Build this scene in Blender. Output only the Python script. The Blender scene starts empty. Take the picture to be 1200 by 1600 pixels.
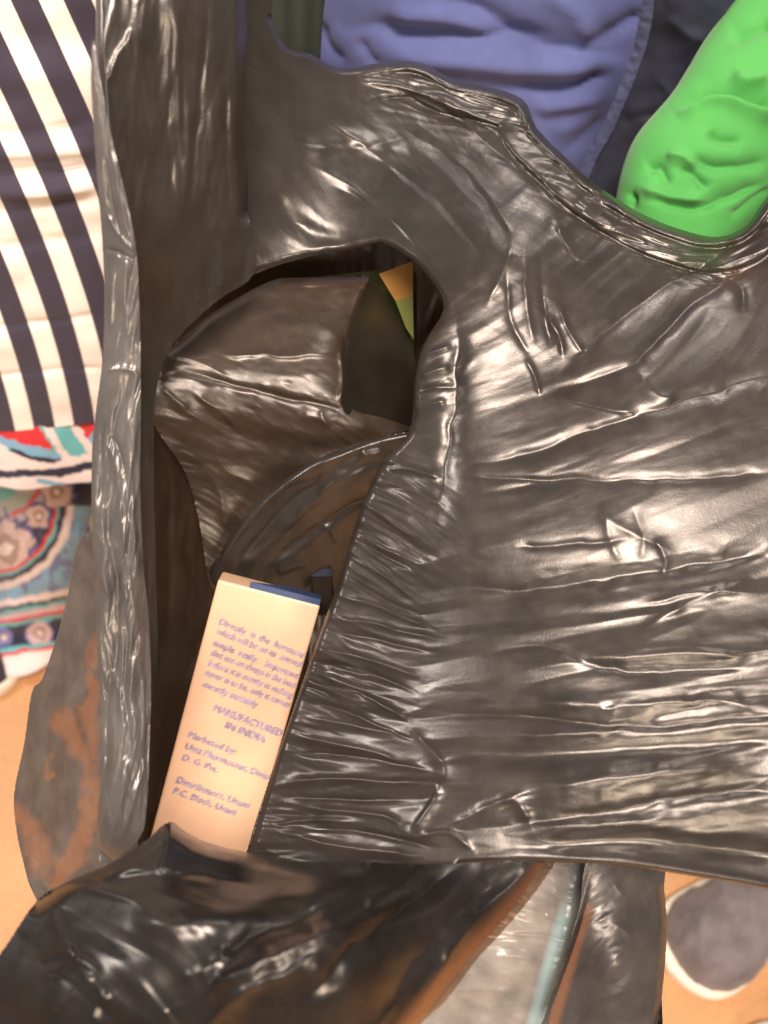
import bpy, math, random
import numpy as np
from mathutils import Vector

random.seed(7)
sc = bpy.context.scene
C = sc.collection

# ------------------------------------------------------------------ camera
CAM_H, PITCH, FPX = 1.35, math.radians(52.0), 1164.0
cam_d = bpy.data.cameras.new("camera")
cam = bpy.data.objects.new("camera", cam_d)
C.objects.link(cam)
cam.location = (0, 0, CAM_H)
cam.rotation_euler = (math.pi / 2 - PITCH, 0, 0)
cam_d.sensor_fit = 'VERTICAL'
cam_d.sensor_height = 36.0
cam_d.sensor_width = 27.0
cam_d.lens = FPX / 1600 * 36.0
cam_d.clip_start = 0.02
cam_d.clip_end = 60
cam_d.dof.use_dof = True
cam_d.dof.focus_distance = 0.50
cam_d.dof.aperture_fstop = 4.5
sc.camera = cam

# ------------------------------------------------------------------ world, lamps, exposure
w = bpy.data.worlds.new("World")
sc.world = w
w.use_nodes = True
w.node_tree.nodes["Background"].inputs[0].default_value = (0.92, 0.96, 1.0, 1)
w.node_tree.nodes["Background"].inputs[1].default_value = 0.18


def area(name, loc, target, sx, sy, power, col):
    l = bpy.data.lights.new(name, 'AREA')
    l.shape = 'RECTANGLE'
    l.size, l.size_y, l.energy, l.color = sx, sy, power, col
    o = bpy.data.objects.new(name, l)
    C.objects.link(o)
    o.location = loc
    o.rotation_euler = (Vector(target) - Vector(loc)).to_track_quat('-Z', 'Y').to_euler()
    return o


area("light_panel", (0.10, -0.40, 2.7), (0.05, 0.25, 0.9), 0.8, 0.5, 70, (1.0, 0.79, 0.65))
area("light_panel", (-1.85, 0.75, 2.2), (-0.15, 0.35, 1.0), 0.4, 0.4, 25, (1.0, 0.86, 0.76))  # added light, placed for highlights on the pleats and hem
area("added_edge_light", (0.6, -1.5, 1.75), (0.0, 0.3, 0.7), 0.6, 0.45, 22, (1.0, 0.76, 0.56))  # added warm light from behind to brighten the bag's lower edge, not a fixture
area("light_panel", (0.6, 1.75, 2.9), (0.15, 0.5, 1.05), 0.3, 0.18, 10, (1.0, 0.86, 0.74))  # small added light that puts highlights on the far rim
sc.view_settings.view_transform = 'Standard'
sc.view_settings.look = 'None'
sc.view_settings.exposure = 0.3
sc.view_settings.gamma = 1.0

# ------------------------------------------------------------------ pixel -> world
cp, sp = math.cos(PITCH), math.sin(PITCH)


def at(X, Y, d):
    """photograph pixel (1200 x 1600) at depth d metres -> world"""
    X = np.asarray(X, float)
    Y = np.asarray(Y, float)
    d = np.asarray(d, float)
    rx = (X - 600) / FPX * d
    uy = (800 - Y) / FPX * d
    return np.stack([rx, cp * d + sp * uy, CAM_H - sp * d + cp * uy], -1)


def px(P):
    P = np.asarray(P, float)
    y, z = P[..., 1], P[..., 2] - CAM_H
    d = y * cp - z * sp
    u = y * sp + z * cp
    return 600 + P[..., 0] / d * FPX, 800 - u / d * FPX, d


# ------------------------------------------------------------------ numpy noise
def hash2(ix, iy, s):
    h = (ix.astype(np.int64) * 374761393 + iy.astype(np.int64) * 668265263 + s * 1442695041) & 0xFFFFFFFF
    h = ((h ^ (h >> 13)) * 1274126177) & 0xFFFFFFFF
    h = h ^ (h >> 16)
    return (h & 0xFFFFFF) / float(0xFFFFFF)


def vnoise(x, y, s=0):
    ix, iy = np.floor(x), np.floor(y)
    fx, fy = x - ix, y - iy
    fx = fx * fx * fx * (fx * (fx * 6 - 15) + 10)
    fy = fy * fy * fy * (fy * (fy * 6 - 15) + 10)
    a, b = hash2(ix, iy, s), hash2(ix + 1, iy, s)
    c, d = hash2(ix, iy + 1, s), hash2(ix + 1, iy + 1, s)
    return ((a * (1 - fx) + b * fx) * (1 - fy) + (c * (1 - fx) + d * fx) * fy) * 2 - 1


def fbm(x, y, s=0, o=3):
    r, a, f = 0, 1.0, 1.0
    for i in range(o):
        r = r + a * vnoise(x * f + 17.3 * i, y * f - 9.1 * i, s + i)
        a *= 0.5
        f *= 2.03
    return r


def tri(u, v, s=0):
    """crumpled film: flat facets with sharp creases between them (linear over a jittered triangle net)"""
    uu = u + 0.42 * vnoise(u * 0.9 + 3.1, v * 0.9, s + 71) + 0.06 * vnoise(u * 2.3, v * 2.3, s + 72)
    vv = v + 0.42 * vnoise(u * 0.9 - 7.7, v * 0.9 + 5.0, s + 73) + 0.06 * vnoise(u * 2.3, v * 2.3 + 9.0, s + 74)
    ix, iy = np.floor(uu), np.floor(vv)
    fx, fy = uu - ix, vv - iy
    a, b = hash2(ix, iy, s), hash2(ix + 1, iy, s)
    c, d = hash2(ix, iy + 1, s), hash2(ix + 1, iy + 1, s)
    dg = hash2(ix, iy, s + 5) > 0.5
    h1 = np.where(fx > fy, a + (b - a) * fx + (d - b) * fy, a + (d - c) * fx + (c - a) * fy)
    h2 = np.where(fx + fy < 1, a + (b - a) * fx + (c - a) * fy, d + (c - d) * (1 - fx) + (b - d) * (1 - fy))
    return np.where(dg, h1, h2) * 2 - 1


def fan(X, Y, xc, ys, degs):
    """coordinate across creases whose direction (degrees) changes with Y"""
    return Y - np.tan(np.radians(np.interp(Y, ys, degs))) * (X - xc)


def rotc(X, Y, deg):
    a = math.radians(deg)
    return X * math.cos(a) + Y * math.sin(a), -X * math.sin(a) + Y * math.cos(a)


def crease3(u, v, lu, lv, amp, seed, small=0.30):
    """three sizes of crease, in metres"""
    w1, w2 = u + 0.25 * v, v + 0.10 * u
    w3, w4 = u - 0.35 * v, v - 0.13 * u
    patch = np.clip(0.65 + 0.7 * vnoise(u / (2.2 * lu), v / (4 * lv), seed + 9), 0.15, 1.4)
    return 1e-3 * amp * patch * (tri(u / lu, v / lv, seed) + 0.42 * tri(w1 / (0.45 * lu), w2 / (0.45 * lv), seed + 20) + small * 0.45 * tri(w3 / (0.2 * lu), w4 / (0.24 * lv), seed + 40))


def dirfield(pts):
    pts = np.array(pts, float)

    def f(X, Y):
        c = np.zeros_like(X)
        s = np.zeros_like(X)
        for (a, b, t) in pts:
            wt = 1.0 / ((X - a) ** 2 + (Y - b) ** 2 + 900.0) ** 1.5
            c += wt * math.cos(2 * math.radians(t))
            s += wt * math.sin(2 * math.radians(t))
        th = 0.5 * np.arctan2(s, c)
        return np.cos(th), np.sin(th)
    return f


def lic(X, Y, field, wid, length, seed, n=14):
    """noise smeared along a direction field: streaks about `wid` px wide and `length` px long"""
    def ns(x, y):
        return vnoise((0.80 * x + 0.60 * y) / wid, (-0.60 * x + 0.80 * y) / wid, seed)
    acc = ns(X, Y)
    wsum = 1.0
    step = length / n
    for sgn in (1, -1):
        x, y = X.copy(), Y.copy()
        px_, py_ = None, None
        for k in range(n):
            dx, dy = field(x, y)
            if px_ is not None:
                flip = np.where(dx * px_ + dy * py_ < 0, -1.0, 1.0)
                dx, dy = dx * flip, dy * flip
            else:
                dx, dy = dx * sgn, dy * sgn
            px_, py_ = dx, dy
            x = x + dx * step
            y = y + dy * step
            g = math.exp(-2.5 * ((k + 1) / n) ** 2)
            acc = acc + g * ns(x, y)
            wsum += g
    r = acc / math.sqrt(wsum)
    return r / (np.std(r) + 1e-9)


def segdist(X, Y, poly, closed):
    """distance to a polyline, position along it 0..1, signed side distance"""
    P = np.array(poly, float)
    if closed:
        P = np.vstack([P, P[:1]])
    L = np.r_[0, np.cumsum(np.hypot(*(P[1:] - P[:-1]).T))]
    best = np.full(X.shape, 1e9)
    tt = np.zeros(X.shape)
    side = np.zeros(X.shape)
    cx = np.zeros(X.shape)
    cy = np.zeros(X.shape)
    for i in range(len(P) - 1):
        ax, ay = P[i]
        bx, by = P[i + 1]
        vx, vy = bx - ax, by - ay
        l2 = vx * vx + vy * vy + 1e-9
        t = np.clip(((X - ax) * vx + (Y - ay) * vy) / l2, 0, 1)
        qx, qy = ax + t * vx, ay + t * vy
        d = np.hypot(X - qx, Y - qy)
        m = d < best
        best = np.where(m, d, best)
        tt = np.where(m, (L[i] + t * math.sqrt(l2)) / L[-1], tt)
        side = np.where(m, np.sign((X - ax) * vy - (Y - ay) * vx) * d, side)
        cx = np.where(m, qx, cx)
        cy = np.where(m, qy, cy)
    return best, tt, side, cx, cy


def smooth_poly(pts, closed=False, n=4):
    """Catmull-Rom through the points"""
    P = [np.array(p, float) for p in pts]
    N = len(P)
    out = []
    for i in range(N if closed else N - 1):
        p0 = P[(i - 1) % N] if closed or i > 0 else P[i]
        p1, p2 = P[i], P[(i + 1) % N]
        p3 = P[(i + 2) % N] if closed or i + 2 < N else P[i + 1]
        for k in range(n):
            t = k / n
            out.append(0.5 * (2 * p1 + (p2 - p0) * t + (2 * p0 - 5 * p1 + 4 * p2 - p3) * t * t + (3 * p1 - p0 - 3 * p2 + p3) * t ** 3))
    if not closed:
        out.append(P[-1])
    return np.array(out)


def inside(X, Y, poly):
    P = np.array(poly, float)
    r = np.zeros(X.shape, bool)
    n = len(P)
    j = n - 1
    for i in range(n):
        xi, yi = P[i]
        xj, yj = P[j]
        if yi != yj:
            c = ((yi > Y) != (yj > Y)) & (X < (xj - xi) * (Y - yi) / (yj - yi) + xi)
            r ^= c
        j = i
    return r


def tps(ctrl):
    """thin-plate spline through (X, Y, value)"""
    c = np.array(ctrl, float)
    x, y, v = c[:, 0] / 1000, c[:, 1] / 1000, c[:, 2]
    n = len(c)

    def U(r2):
        return np.where(r2 > 1e-12, r2 * np.log(r2 + 1e-12), 0)
    K = U((x[:, None] - x) ** 2 + (y[:, None] - y) ** 2) + np.eye(n) * 2e-3
    Pm = np.c_[np.ones(n), x, y]
    A = np.zeros((n + 3, n + 3))
    A[:n, :n] = K
    A[:n, n:] = Pm
    A[n:, :n] = Pm.T
    sol = np.linalg.solve(A, np.r_[v, 0, 0, 0])

    def f(X, Y):
        X = X / 1000
        Y = Y / 1000
        r = sol[n] + sol[n + 1] * X + sol[n + 2] * Y
        for i in range(n):
            r = r + sol[i] * U((X - x[i]) ** 2 + (Y - y[i]) ** 2)
        return r
    return f


# stroke: (points, half width px, height in mm (+ towards the viewer), sharpness)
def strokes_h(X, Y, strokes):
    h = np.zeros(X.shape)
    for st in strokes:
        pts, wd, hh = st[0], st[1], st[2]
        kind = st[3] if len(st) > 3 else 'r'
        P = smooth_poly(pts)
        x0, y0 = P.min(0) - 5 * wd
        x1, y1 = P.max(0) + 5 * wd
        m = (X > x0) & (X < x1) & (Y > y0) & (Y < y1)
        if not m.any():
            continue
        xs, ys = X[m], Y[m]
        wob = 0.35 * wd * fbm(xs / 45, ys / 45, 31, 2)
        d, t, s, _, _ = segdist(xs, ys, P, False)
        s = s + wob
        d = np.abs(s) if kind != 'b' else d
        d = np.maximum(d, segdist(xs, ys, P, False)[0] * 0.75)
        env = np.clip(np.minimum(t, 1 - t) * 5.0, 0, 1)
        env = 0.15 + 0.85 * env * env * (3 - 2 * env)
        if kind == 'r':      # crisp ridge or groove
            prof = np.exp(-np.sqrt((d / wd) ** 2 + 0.06) * 1.6)
        elif kind == 'b':    # broad soft
            prof = np.exp(-(d / wd) ** 2)
        else:                # 'f' a fold: gentle on one side, steep on the other
            a = np.where(s > 0, s / (1.8 * wd), -s / (0.5 * wd))
            a = np.maximum(a, d / (1.8 * wd))
            prof = np.exp(-np.sqrt(a * a + 0.05) * 1.6)
        endfall = np.exp(-np.clip(segdist(xs, ys, P, False)[0] - 3.5 * wd, 0, None) / wd)
        h[m] += hh * 1e-3 * prof * env * endfall
    return h


def facets(X, Y, field, n, seed, box, amp, size, spread=35.0, stretch=2.2):
    """crumple: many local sharp folds, most of them along the direction field"""
    rs = np.random.RandomState(seed)
    h = np.zeros(X.shape)
    x0, y0, x1, y1 = box
    for i in range(n):
        cx, cy = rs.uniform(x0, x1), rs.uniform(y0, y1)
        fx, fy = field(np.array([cx]), np.array([cy]))
        a = math.atan2(fy[0], fx[0]) + math.radians(rs.normal(0, spread))
        sz = size * math.exp(rs.normal(0, 0.45))
        sx, sy = sz * stretch, sz
        m = (np.abs(X - cx) < 2.6 * sx) & (np.abs(Y - cy) < 2.6 * sx)
        if not m.any():
            continue
        u = (X[m] - cx) * math.cos(a) + (Y[m] - cy) * math.sin(a)
        v = -(X[m] - cx) * math.sin(a) + (Y[m] - cy) * math.cos(a)
        v = v + 0.12 * sz * np.sin(u / sx * 2.2 + rs.uniform(0, 6))
        win = np.exp(-(u / sx) ** 2 - (v / sy) ** 2)
        eps = rs.uniform(0.08, 0.30) * sz
        f = 1.0 - np.sqrt(v * v + eps * eps) / sz
        h[m] += rs.choice([-1, 1]) * amp * (sz / size) * f * win
    return h * 1e-3


# ------------------------------------------------------------------ mesh makers
def link_mesh(name, verts, faces, mat, parent=None, smooth=True, uv=None, attr=None):
    me = bpy.data.meshes.new(name)
    verts = np.asarray(verts, np.float32)
    if isinstance(faces, np.ndarray):
        nf, k = faces.shape
        me.vertices.add(len(verts))
        me.vertices.foreach_set("co", verts.ravel())
        me.loops.add(nf * k)
        me.loops.foreach_set("vertex_index", faces.astype(np.int32).ravel())
        me.polygons.add(nf)
        me.polygons.foreach_set("loop_start", np.arange(0, nf * k, k, dtype=np.int32))
        me.update(calc_edges=True)
        me.validate()
    else:
        me.from_pydata([tuple(map(float, v)) for v in verts], [], faces)
        me.update()
    if uv is not None:
        li = np.zeros(len(me.loops), np.int32)
        me.loops.foreach_get("vertex_index", li)
        ul = me.uv_layers.new(name="UVMap")
        ul.data.foreach_set("uv", np.asarray(uv, np.float32)[li].ravel())
    if attr is not None:
        for k_, v_ in attr.items():
            a_ = me.attributes.new(k_, 'FLOAT', 'POINT')
            a_.data.foreach_set("value", np.asarray(v_, np.float32))
    me.polygons.foreach_set("use_smooth", [smooth] * len(me.polygons))
    o = bpy.data.objects.new(name, me)
    C.objects.link(o)
    if mat:
        me.materials.append(mat)
    if parent is not None:
        o.parent = parent
        o.matrix_parent_inverse = parent.matrix_world.inverted()
    return o


def sheet(name, poly, depth, height, mat, parent=None, step=2.5, roll=None, attr_fn=None, closed_smooth=True, uvfn=None):
    """A film of plastic or cloth: an outline, its distance from the lens and its wrinkles (height towards the lens).
    roll: list of (polyline, width px, depth m) - free edges that curl away."""
    P = smooth_poly(poly, True, 4) if closed_smooth else np.array(poly, float)
    x0, y0 = P.min(0) - step * 2
    x1, y1 = P.max(0) + step * 2
    nx, ny = int((x1 - x0) / step) + 1, int((y1 - y0) / step) + 1
    gx, gy = np.meshgrid(x0 + np.arange(nx) * step, y0 + np.arange(ny) * step)
    ins = inside(gx, gy, P)
    d, _, _, cx, cy = segdist(gx, gy, P, True)
    keep = ins | (d < step * 0.75)
    q = keep[:-1, :-1] & keep[1:, :-1] & keep[:-1, 1:] & keep[1:, 1:]
    used = np.zeros_like(keep)
    used[:-1, :-1] |= q
    used[1:, :-1] |= q
    used[:-1, 1:] |= q
    used[1:, 1:] |= q
    snap = used & ~ins
    gx = np.where(snap, cx, gx)
    gy = np.where(snap, cy, gy)
    idx = -np.ones(keep.shape, int)
    idx[used] = np.arange(used.sum())
    X, Y = gx[used], gy[used]
    D = depth(X, Y)
    H = height(X, Y)
    D = D - H
    if roll:
        for (pl, wd, dd) in roll:
            dist = segdist(X, Y, smooth_poly(pl), False)[0]
            t = np.clip(1 - dist / wd, 0, 1)
            D = D + dd * (1 - np.sqrt(np.clip(1 - t * t * 0.98, 0, 1)))
    V = at(X, Y, D)
    a, b, c, e = idx[:-1, :-1][q], idx[1:, :-1][q], idx[1:, 1:][q], idx[:-1, 1:][q]
    F = np.stack([a, b, c, e], -1)
    at_ = attr_fn(X, Y) if attr_fn else None
    uv = uvfn(X, Y) if uvfn else None
    return link_mesh(name, V, F, mat, parent, True, uv, at_)


def loft(name, sections, n, mat, parent=None, height=None, caps=True, uvfn=None, sub=8, power=2.0):
    """closed tube through sections (centre, vector a, vector b); wrinkles along the normal as a function of pixel"""
    S = [np.concatenate([np.array(s[0], float), np.array(s[1], float), np.array(s[2], float)]) for s in sections]
    Q = smooth_poly(S, False, sub)
    m = len(Q)
    th = np.linspace(0, 2 * math.pi, n, endpoint=False)
    ct, st = np.cos(th), np.sin(th)
    ct = np.sign(ct) * np.abs(ct) ** (2 / power)
    st = np.sign(st) * np.abs(st) ** (2 / power)
    V = Q[:, None, 0:3] + ct[None, :, None] * Q[:, None, 3:6] + st[None, :, None] * Q[:, None, 6:9]
    if height is not None:
        du = np.roll(V, -1, 1) - np.roll(V, 1, 1)
        dv = np.gradient(V, axis=0)
        N = np.cross(du, dv)
        N /= np.linalg.norm(N, axis=-1, keepdims=True) + 1e-12
        out = V - Q[:, None, 0:3]
        sg = np.sign((N * out).sum(-1, keepdims=True))
        N = N * np.where(sg == 0, 1, sg)
        X, Y, D = px(V)
        V = V + N * height(X, Y)[..., None]
    X, Y, D = px(V)
    uv = uvfn(X, Y).reshape(-1, 2) if uvfn else None
    i = np.arange(m - 1)[:, None] * n
    j = np.arange(n)[None, :]
    j2 = (j + 1) % n
    F = np.stack([i + j, i + j2, i + n + j2, i + n + j], -1).reshape(-1, 4)
    VV = V.reshape(-1, 3)
    if caps:
        c0, c1 = len(VV), len(VV) + 1
        VV = np.vstack([VV, Q[0, 0:3], Q[-1, 0:3]])
        if uv is not None:
            uv = np.vstack([uv, uv[0], uv[-1]])
        jj = np.arange(n)
        k2 = (jj + 1) % n
        F = np.vstack([F, np.stack([np.full(n, c0), k2, jj, jj], -1), np.stack([np.full(n, c1), (m - 1) * n + jj, (m - 1) * n + k2, (m - 1) * n + k2], -1)])
        F = [tuple(dict.fromkeys(map(int, f))) for f in F]
    return link_mesh(name, VV, F, mat, parent, True, uv)


def empty(name, loc, label, cat, group=None):
    o = bpy.data.objects.new(name, None)
    C.objects.link(o)
    o.location = loc
    o.empty_display_size = 0.05
    o['label'], o['category'] = label, cat
    if group:
        o['group'] = group
    bpy.context.view_layer.update()
    return o


# ------------------------------------------------------------------ materials
def newmat(name):
    m = bpy.data.materials.new(name)
    m.use_nodes = True
    nt = m.node_tree
    return m, nt, nt.nodes, nt.links, nt.nodes["Principled BSDF"]


def ramp(N, stops, interp='LINEAR'):
    r = N.new('ShaderNodeValToRGB')
    e = r.color_ramp
    e.interpolation = interp
    while len(e.elements) > len(stops):
        e.elements.remove(e.elements[-1])
    while len(e.elements) < len(stops):
        e.elements.new(0.5)
    for el, (p, c) in zip(e.elements, stops):
        el.position = p
        el.color = (*c, 1) if len(c) == 3 else c
    return r


def film_mat(name, base=(0.020, 0.0185, 0.017), base2=(0.031, 0.0285, 0.0265), rough=(0.26, 0.37), trans=0.03, tcol=(0.45, 0.24, 0.12), thin=0.0, bump=0.07, scale=1.0):
    m, nt, N, L, b = newmat(name)
    geo = N.new('ShaderNodeTexCoord')
    n1 = N.new('ShaderNodeTexNoise')
    n1.inputs['Scale'].default_value = 38 * scale
    n1.inputs['Detail'].default_value = 6
    L.new(geo.outputs['Object'], n1.inputs['Vector'])
    r1 = ramp(N, [(0.35, base), (0.72, base2)])
    L.new(n1.outputs['Fac'], r1.inputs[0])
    L.new(r1.outputs[0], b.inputs['Base Color'])
    n2 = N.new('ShaderNodeTexNoise')
    n2.inputs['Scale'].default_value = 90 * scale
    n2.inputs['Detail'].default_value = 4
    L.new(geo.outputs['Object'], n2.inputs['Vector'])
    mr = N.new('ShaderNodeMapRange')
    mr.inputs['From Min'].default_value = 0.3
    mr.inputs['From Max'].default_value = 0.7
    mr.inputs['To Min'].default_value = rough[0]
    mr.inputs['To Max'].default_value = rough[1]
    L.new(n2.outputs['Fac'], mr.inputs['Value'])
    L.new(mr.outputs[0], b.inputs['Roughness'])
    b.inputs['IOR'].default_value = 1.54
    n3 = N.new('ShaderNodeTexNoise')
    n3.inputs['Scale'].default_value = 420 * scale
    n3.inputs['Detail'].default_value = 5
    n3.inputs['Distortion'].default_value = 1.2
    L.new(geo.outputs['Object'], n3.inputs['Vector'])
    bp = N.new('ShaderNodeBump')
    bp.inputs['Strength'].default_value = bump
    bp.inputs['Distance'].default_value = 0.0012
    L.new(n3.outputs['Fac'], bp.inputs['Height'])
    L.new(bp.outputs[0], b.inputs['Normal'])
    out = N["Material Output"]
    last = b.outputs[0]
    if trans > 0:
        tr = N.new('ShaderNodeBsdfTranslucent')
        tr.inputs['Color'].default_value = (*tcol, 1)
        mx = N.new('ShaderNodeMixShader')
        mx.inputs[0].default_value = trans
        L.new(last, mx.inputs[1])
        L.new(tr.outputs[0], mx.inputs[2])
        last = mx.outputs[0]
    if thin > 0:
        at_ = N.new('ShaderNodeAttribute')
        at_.attribute_name = 'thin'
        ml = N.new('ShaderNodeMath')
        ml.operation = 'MULTIPLY'
        ml.inputs[1].default_value = thin
        L.new(at_.outputs['Fac'], ml.inputs[0])
        tp = N.new('ShaderNodeBsdfTransparent')
        tp.inputs['Color'].default_value = (0.72, 0.50, 0.38, 1)
        mx = N.new('ShaderNodeMixShader')
        L.new(ml.outputs[0], mx.inputs[0])
        L.new(last, mx.inputs[1])
        L.new(tp.outputs[0], mx.inputs[2])
        last = mx.outputs[0]
    L.new(last, out.inputs['Surface'])
    return m


def cloth_mat(name, col, rough=0.85, sheen=0.2, weave=900, bump=0.25, var=0.12):
    m, nt, N, L, b = newmat(name)
    tc = N.new('ShaderNodeTexCoord')
    n1 = N.new('ShaderNodeTexNoise')
    n1.inputs['Scale'].default_value = 30
    n1.inputs['Detail'].default_value = 5
    L.new(tc.outputs['Object'], n1.inputs['Vector'])
    r = ramp(N, [(0.3, tuple(c * (1 - var) for c in col)), (0.7, tuple(min(1, c * (1 + var)) for c in col))])
    L.new(n1.outputs['Fac'], r.inputs[0])
    L.new(r.outputs[0], b.inputs['Base Color'])
    b.inputs['Roughness'].default_value = rough
    b.inputs['Sheen Weight'].default_value = sheen
    n2 = N.new('ShaderNodeTexNoise')
    n2.inputs['Scale'].default_value = weave
    L.new(tc.outputs['Object'], n2.inputs['Vector'])
    bp = N.new('ShaderNodeBump')
    bp.inputs['Strength'].default_value = bump
    bp.inputs['Distance'].default_value = 0.0008
    L.new(n2.outputs['Fac'], bp.inputs['Height'])
    L.new(bp.outputs[0], b.inputs['Normal'])
    return m


M_film = film_mat("black_film")
M_wall = film_mat("black_film_wall", thin=0.34)
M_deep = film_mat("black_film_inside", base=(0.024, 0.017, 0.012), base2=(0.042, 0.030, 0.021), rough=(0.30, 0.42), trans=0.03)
M_hem_sheen = film_mat("black_film_hem_sheen", base=(0.06, 0.058, 0.057), base2=(0.09, 0.087, 0.085), rough=(0.24, 0.34), trans=0.02)  # paler than the other bag film: silvery sheen put into the base colour
M_thin = film_mat("black_film_thin", base=(0.06, 0.055, 0.05), base2=(0.11, 0.10, 0.095), rough=(0.24, 0.36), thin=0.36, trans=0.05)
M_lip_shaded = film_mat("black_film_lip_shaded", base=(0.007, 0.006, 0.0055), base2=(0.014, 0.012, 0.011), rough=(0.25, 0.36), thin=0.42, trans=0.0)  # darker than the other bag film: the lip's shade put into the base colour
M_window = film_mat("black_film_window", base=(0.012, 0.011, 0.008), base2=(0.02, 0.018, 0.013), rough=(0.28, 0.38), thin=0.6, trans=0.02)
M_strip = film_mat("black_film_strip", base=(0.03, 0.029, 0.029), base2=(0.05, 0.047, 0.045), rough=(0.32, 0.45), thin=0.45, trans=0.02)
M_blue = cloth_mat("blue_cloth", (0.078, 0.102, 0.27), sheen=0.1)
M_navy = cloth_mat("navy_cloth", (0.009, 0.013, 0.032), sheen=0.0)
M_green = cloth_mat("green_jersey", (0.05, 0.295, 0.06), sheen=0.2, var=0.05)
M_slate = cloth_mat("slate_cloth", (0.038, 0.05, 0.12), sheen=0.1)
M_dgreen = cloth_mat("dark_green_cloth", (0.006, 0.012, 0.008), sheen=0)
M_shoe_up = cloth_mat("grey_suede", (0.16, 0.14, 0.15), var=0.25)
M_dark_up = cloth_mat("dark_shoe_cloth", (0.03, 0.028, 0.035))
M_sole = cloth_mat("cream_rubber", (0.80, 0.74, 0.62), rough=0.5, sheen=0, bump=0.05, var=0.05)


def stripes_mat():
    m, nt, N, L, b = newmat("striped_jersey")
    uv = N.new('ShaderNodeUVMap')
    uv.uv_map = "UVMap"
    sx = N.new('ShaderNodeSeparateXYZ')
    L.new(uv.outputs[0], sx.inputs[0])
    tc = N.new('ShaderNodeTexCoord')
    nz = N.new('ShaderNodeTexNoise')
    nz.inputs['Scale'].default_value = 260
    L.new(tc.outputs['Object'], nz.inputs['Vector'])
    ad = N.new('ShaderNodeMath')
    ad.operation = 'MULTIPLY_ADD'
    ad.inputs[1].default_value = 0.012
    L.new(nz.outputs['Fac'], ad.inputs[0])
    L.new(sx.outputs[0], ad.inputs[2])
    fr = N.new('ShaderNodeMath')
    fr.operation = 'FRACT'
    L.new(ad.outputs[0], fr.inputs[0])
    pp = N.new('ShaderNodeMath')
    pp.operation = 'PINGPONG'
    pp.inputs[1].default_value = 0.5
    L.new(fr.outputs[0], pp.inputs[0])
    r = ramp(N, [(0.222, (0.88, 0.85, 0.81)), (0.246, (0.042, 0.036, 0.064))])
    L.new(pp.outputs[0], r.inputs[0])
    L.new(r.outputs[0], b.inputs['Base Color'])
    b.inputs['Roughness'].default_value = 0.85
    b.inputs['Sheen Weight'].default_value = 0.2
    bp = N.new('ShaderNodeBump')
    bp.inputs['Strength'].default_value = 0.2
    bp.inputs['Distance'].default_value = 0.0008
    nw = N.new('ShaderNodeTexNoise')
    nw.inputs['Scale'].default_value = 900
    L.new(tc.outputs['Object'], nw.inputs['Vector'])
    L.new(nw.outputs['Fac'], bp.inputs['Height'])
    L.new(bp.outputs[0], b.inputs['Normal'])
    return m


M_stripe = stripes_mat()


def print_mat(name, bands, warp=0.35, scale=5.0, flowers=True):
    """patterned cloth: bands of colour along v (UV.y), warped, with blotchy flowers in the dark bands"""
    m, nt, N, L, b = newmat(name)
    uv = N.new('ShaderNodeUVMap')
    uv.uv_map = "UVMap"
    sx = N.new('ShaderNodeSeparateXYZ')
    L.new(uv.outputs[0], sx.inputs[0])
    r = ramp(N, bands, 'CONSTANT')
    nz = N.new('ShaderNodeTexNoise')
    nz.inputs['Scale'].default_value = 30
    L.new(uv.outputs[0], nz.inputs['Vector'])
    ma = N.new('ShaderNodeMath')
    ma.operation = 'MULTIPLY_ADD'
    ma.inputs[1].default_value = 0.022
    L.new(nz.outputs['Fac'], ma.inputs[0])
    L.new(sx.outputs[1], ma.inputs[2])
    L.new(ma.outputs[0], r.inputs[0])
    # flowers
    vo = N.new('ShaderNodeTexVoronoi')
    vo.inputs['Scale'].default_value = 11
    L.new(uv.outputs[0], vo.inputs['Vector'])
    rf = ramp(N, [(0.0, (0.75, 0.62, 0.60)), (0.22, (0.55, 0.36, 0.33)), (0.3, (0.75, 0.66, 0.68)), (0.42, (0.16, 0.16, 0.42)), (0.6, (0.03, 0.03, 0.10))])
    nf = N.new('ShaderNodeTexNoise')
    nf.inputs['Scale'].default_value = 40
    L.new(uv.outputs[0], nf.inputs['Vector'])
    mf = N.new('ShaderNodeMath')
    mf.operation = 'MULTIPLY_ADD'
    mf.inputs[1].default_value = 0.25
    L.new(nf.outputs['Fac'], mf.inputs[0])
    L.new(vo.outputs['Distance'], mf.inputs[2])
    sb = N.new('ShaderNodeMath')
    sb.operation = 'SUBTRACT'
    sb.inputs[1].default_value = 0.1
    L.new(mf.outputs[0], sb.inputs[0])
    L.new(sb.outputs[0], rf.inputs[0])
    # flower bands are coded by alpha of the ramp
    mx = N.new('ShaderNodeMix')
    mx.data_type = 'RGBA'
    L.new(r.outputs['Alpha'], mx.inputs['Factor'])
    L.new(rf.outputs[0], mx.inputs['A'])
    L.new(r.outputs['Color'], mx.inputs['B'])
    L.new(mx.outputs['Result'], b.inputs['Base Color'])
    b.inputs['Roughness'].default_value = 0.8
    b.inputs['Sheen Weight'].default_value = 0.15
    return m


def print_mat(name):
    """printed cloth: the pattern is stored on the mesh as colours"""
    m, nt, N, L, b = newmat(name)
    va = N.new('ShaderNodeVertexColor')
    va.layer_name = "print"
    L.new(va.outputs[0], b.inputs['Base Color'])
    b.inputs['Roughness'].default_value = 0.8
    b.inputs['Sheen Weight'].default_value = 0.15
    return m


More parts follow.
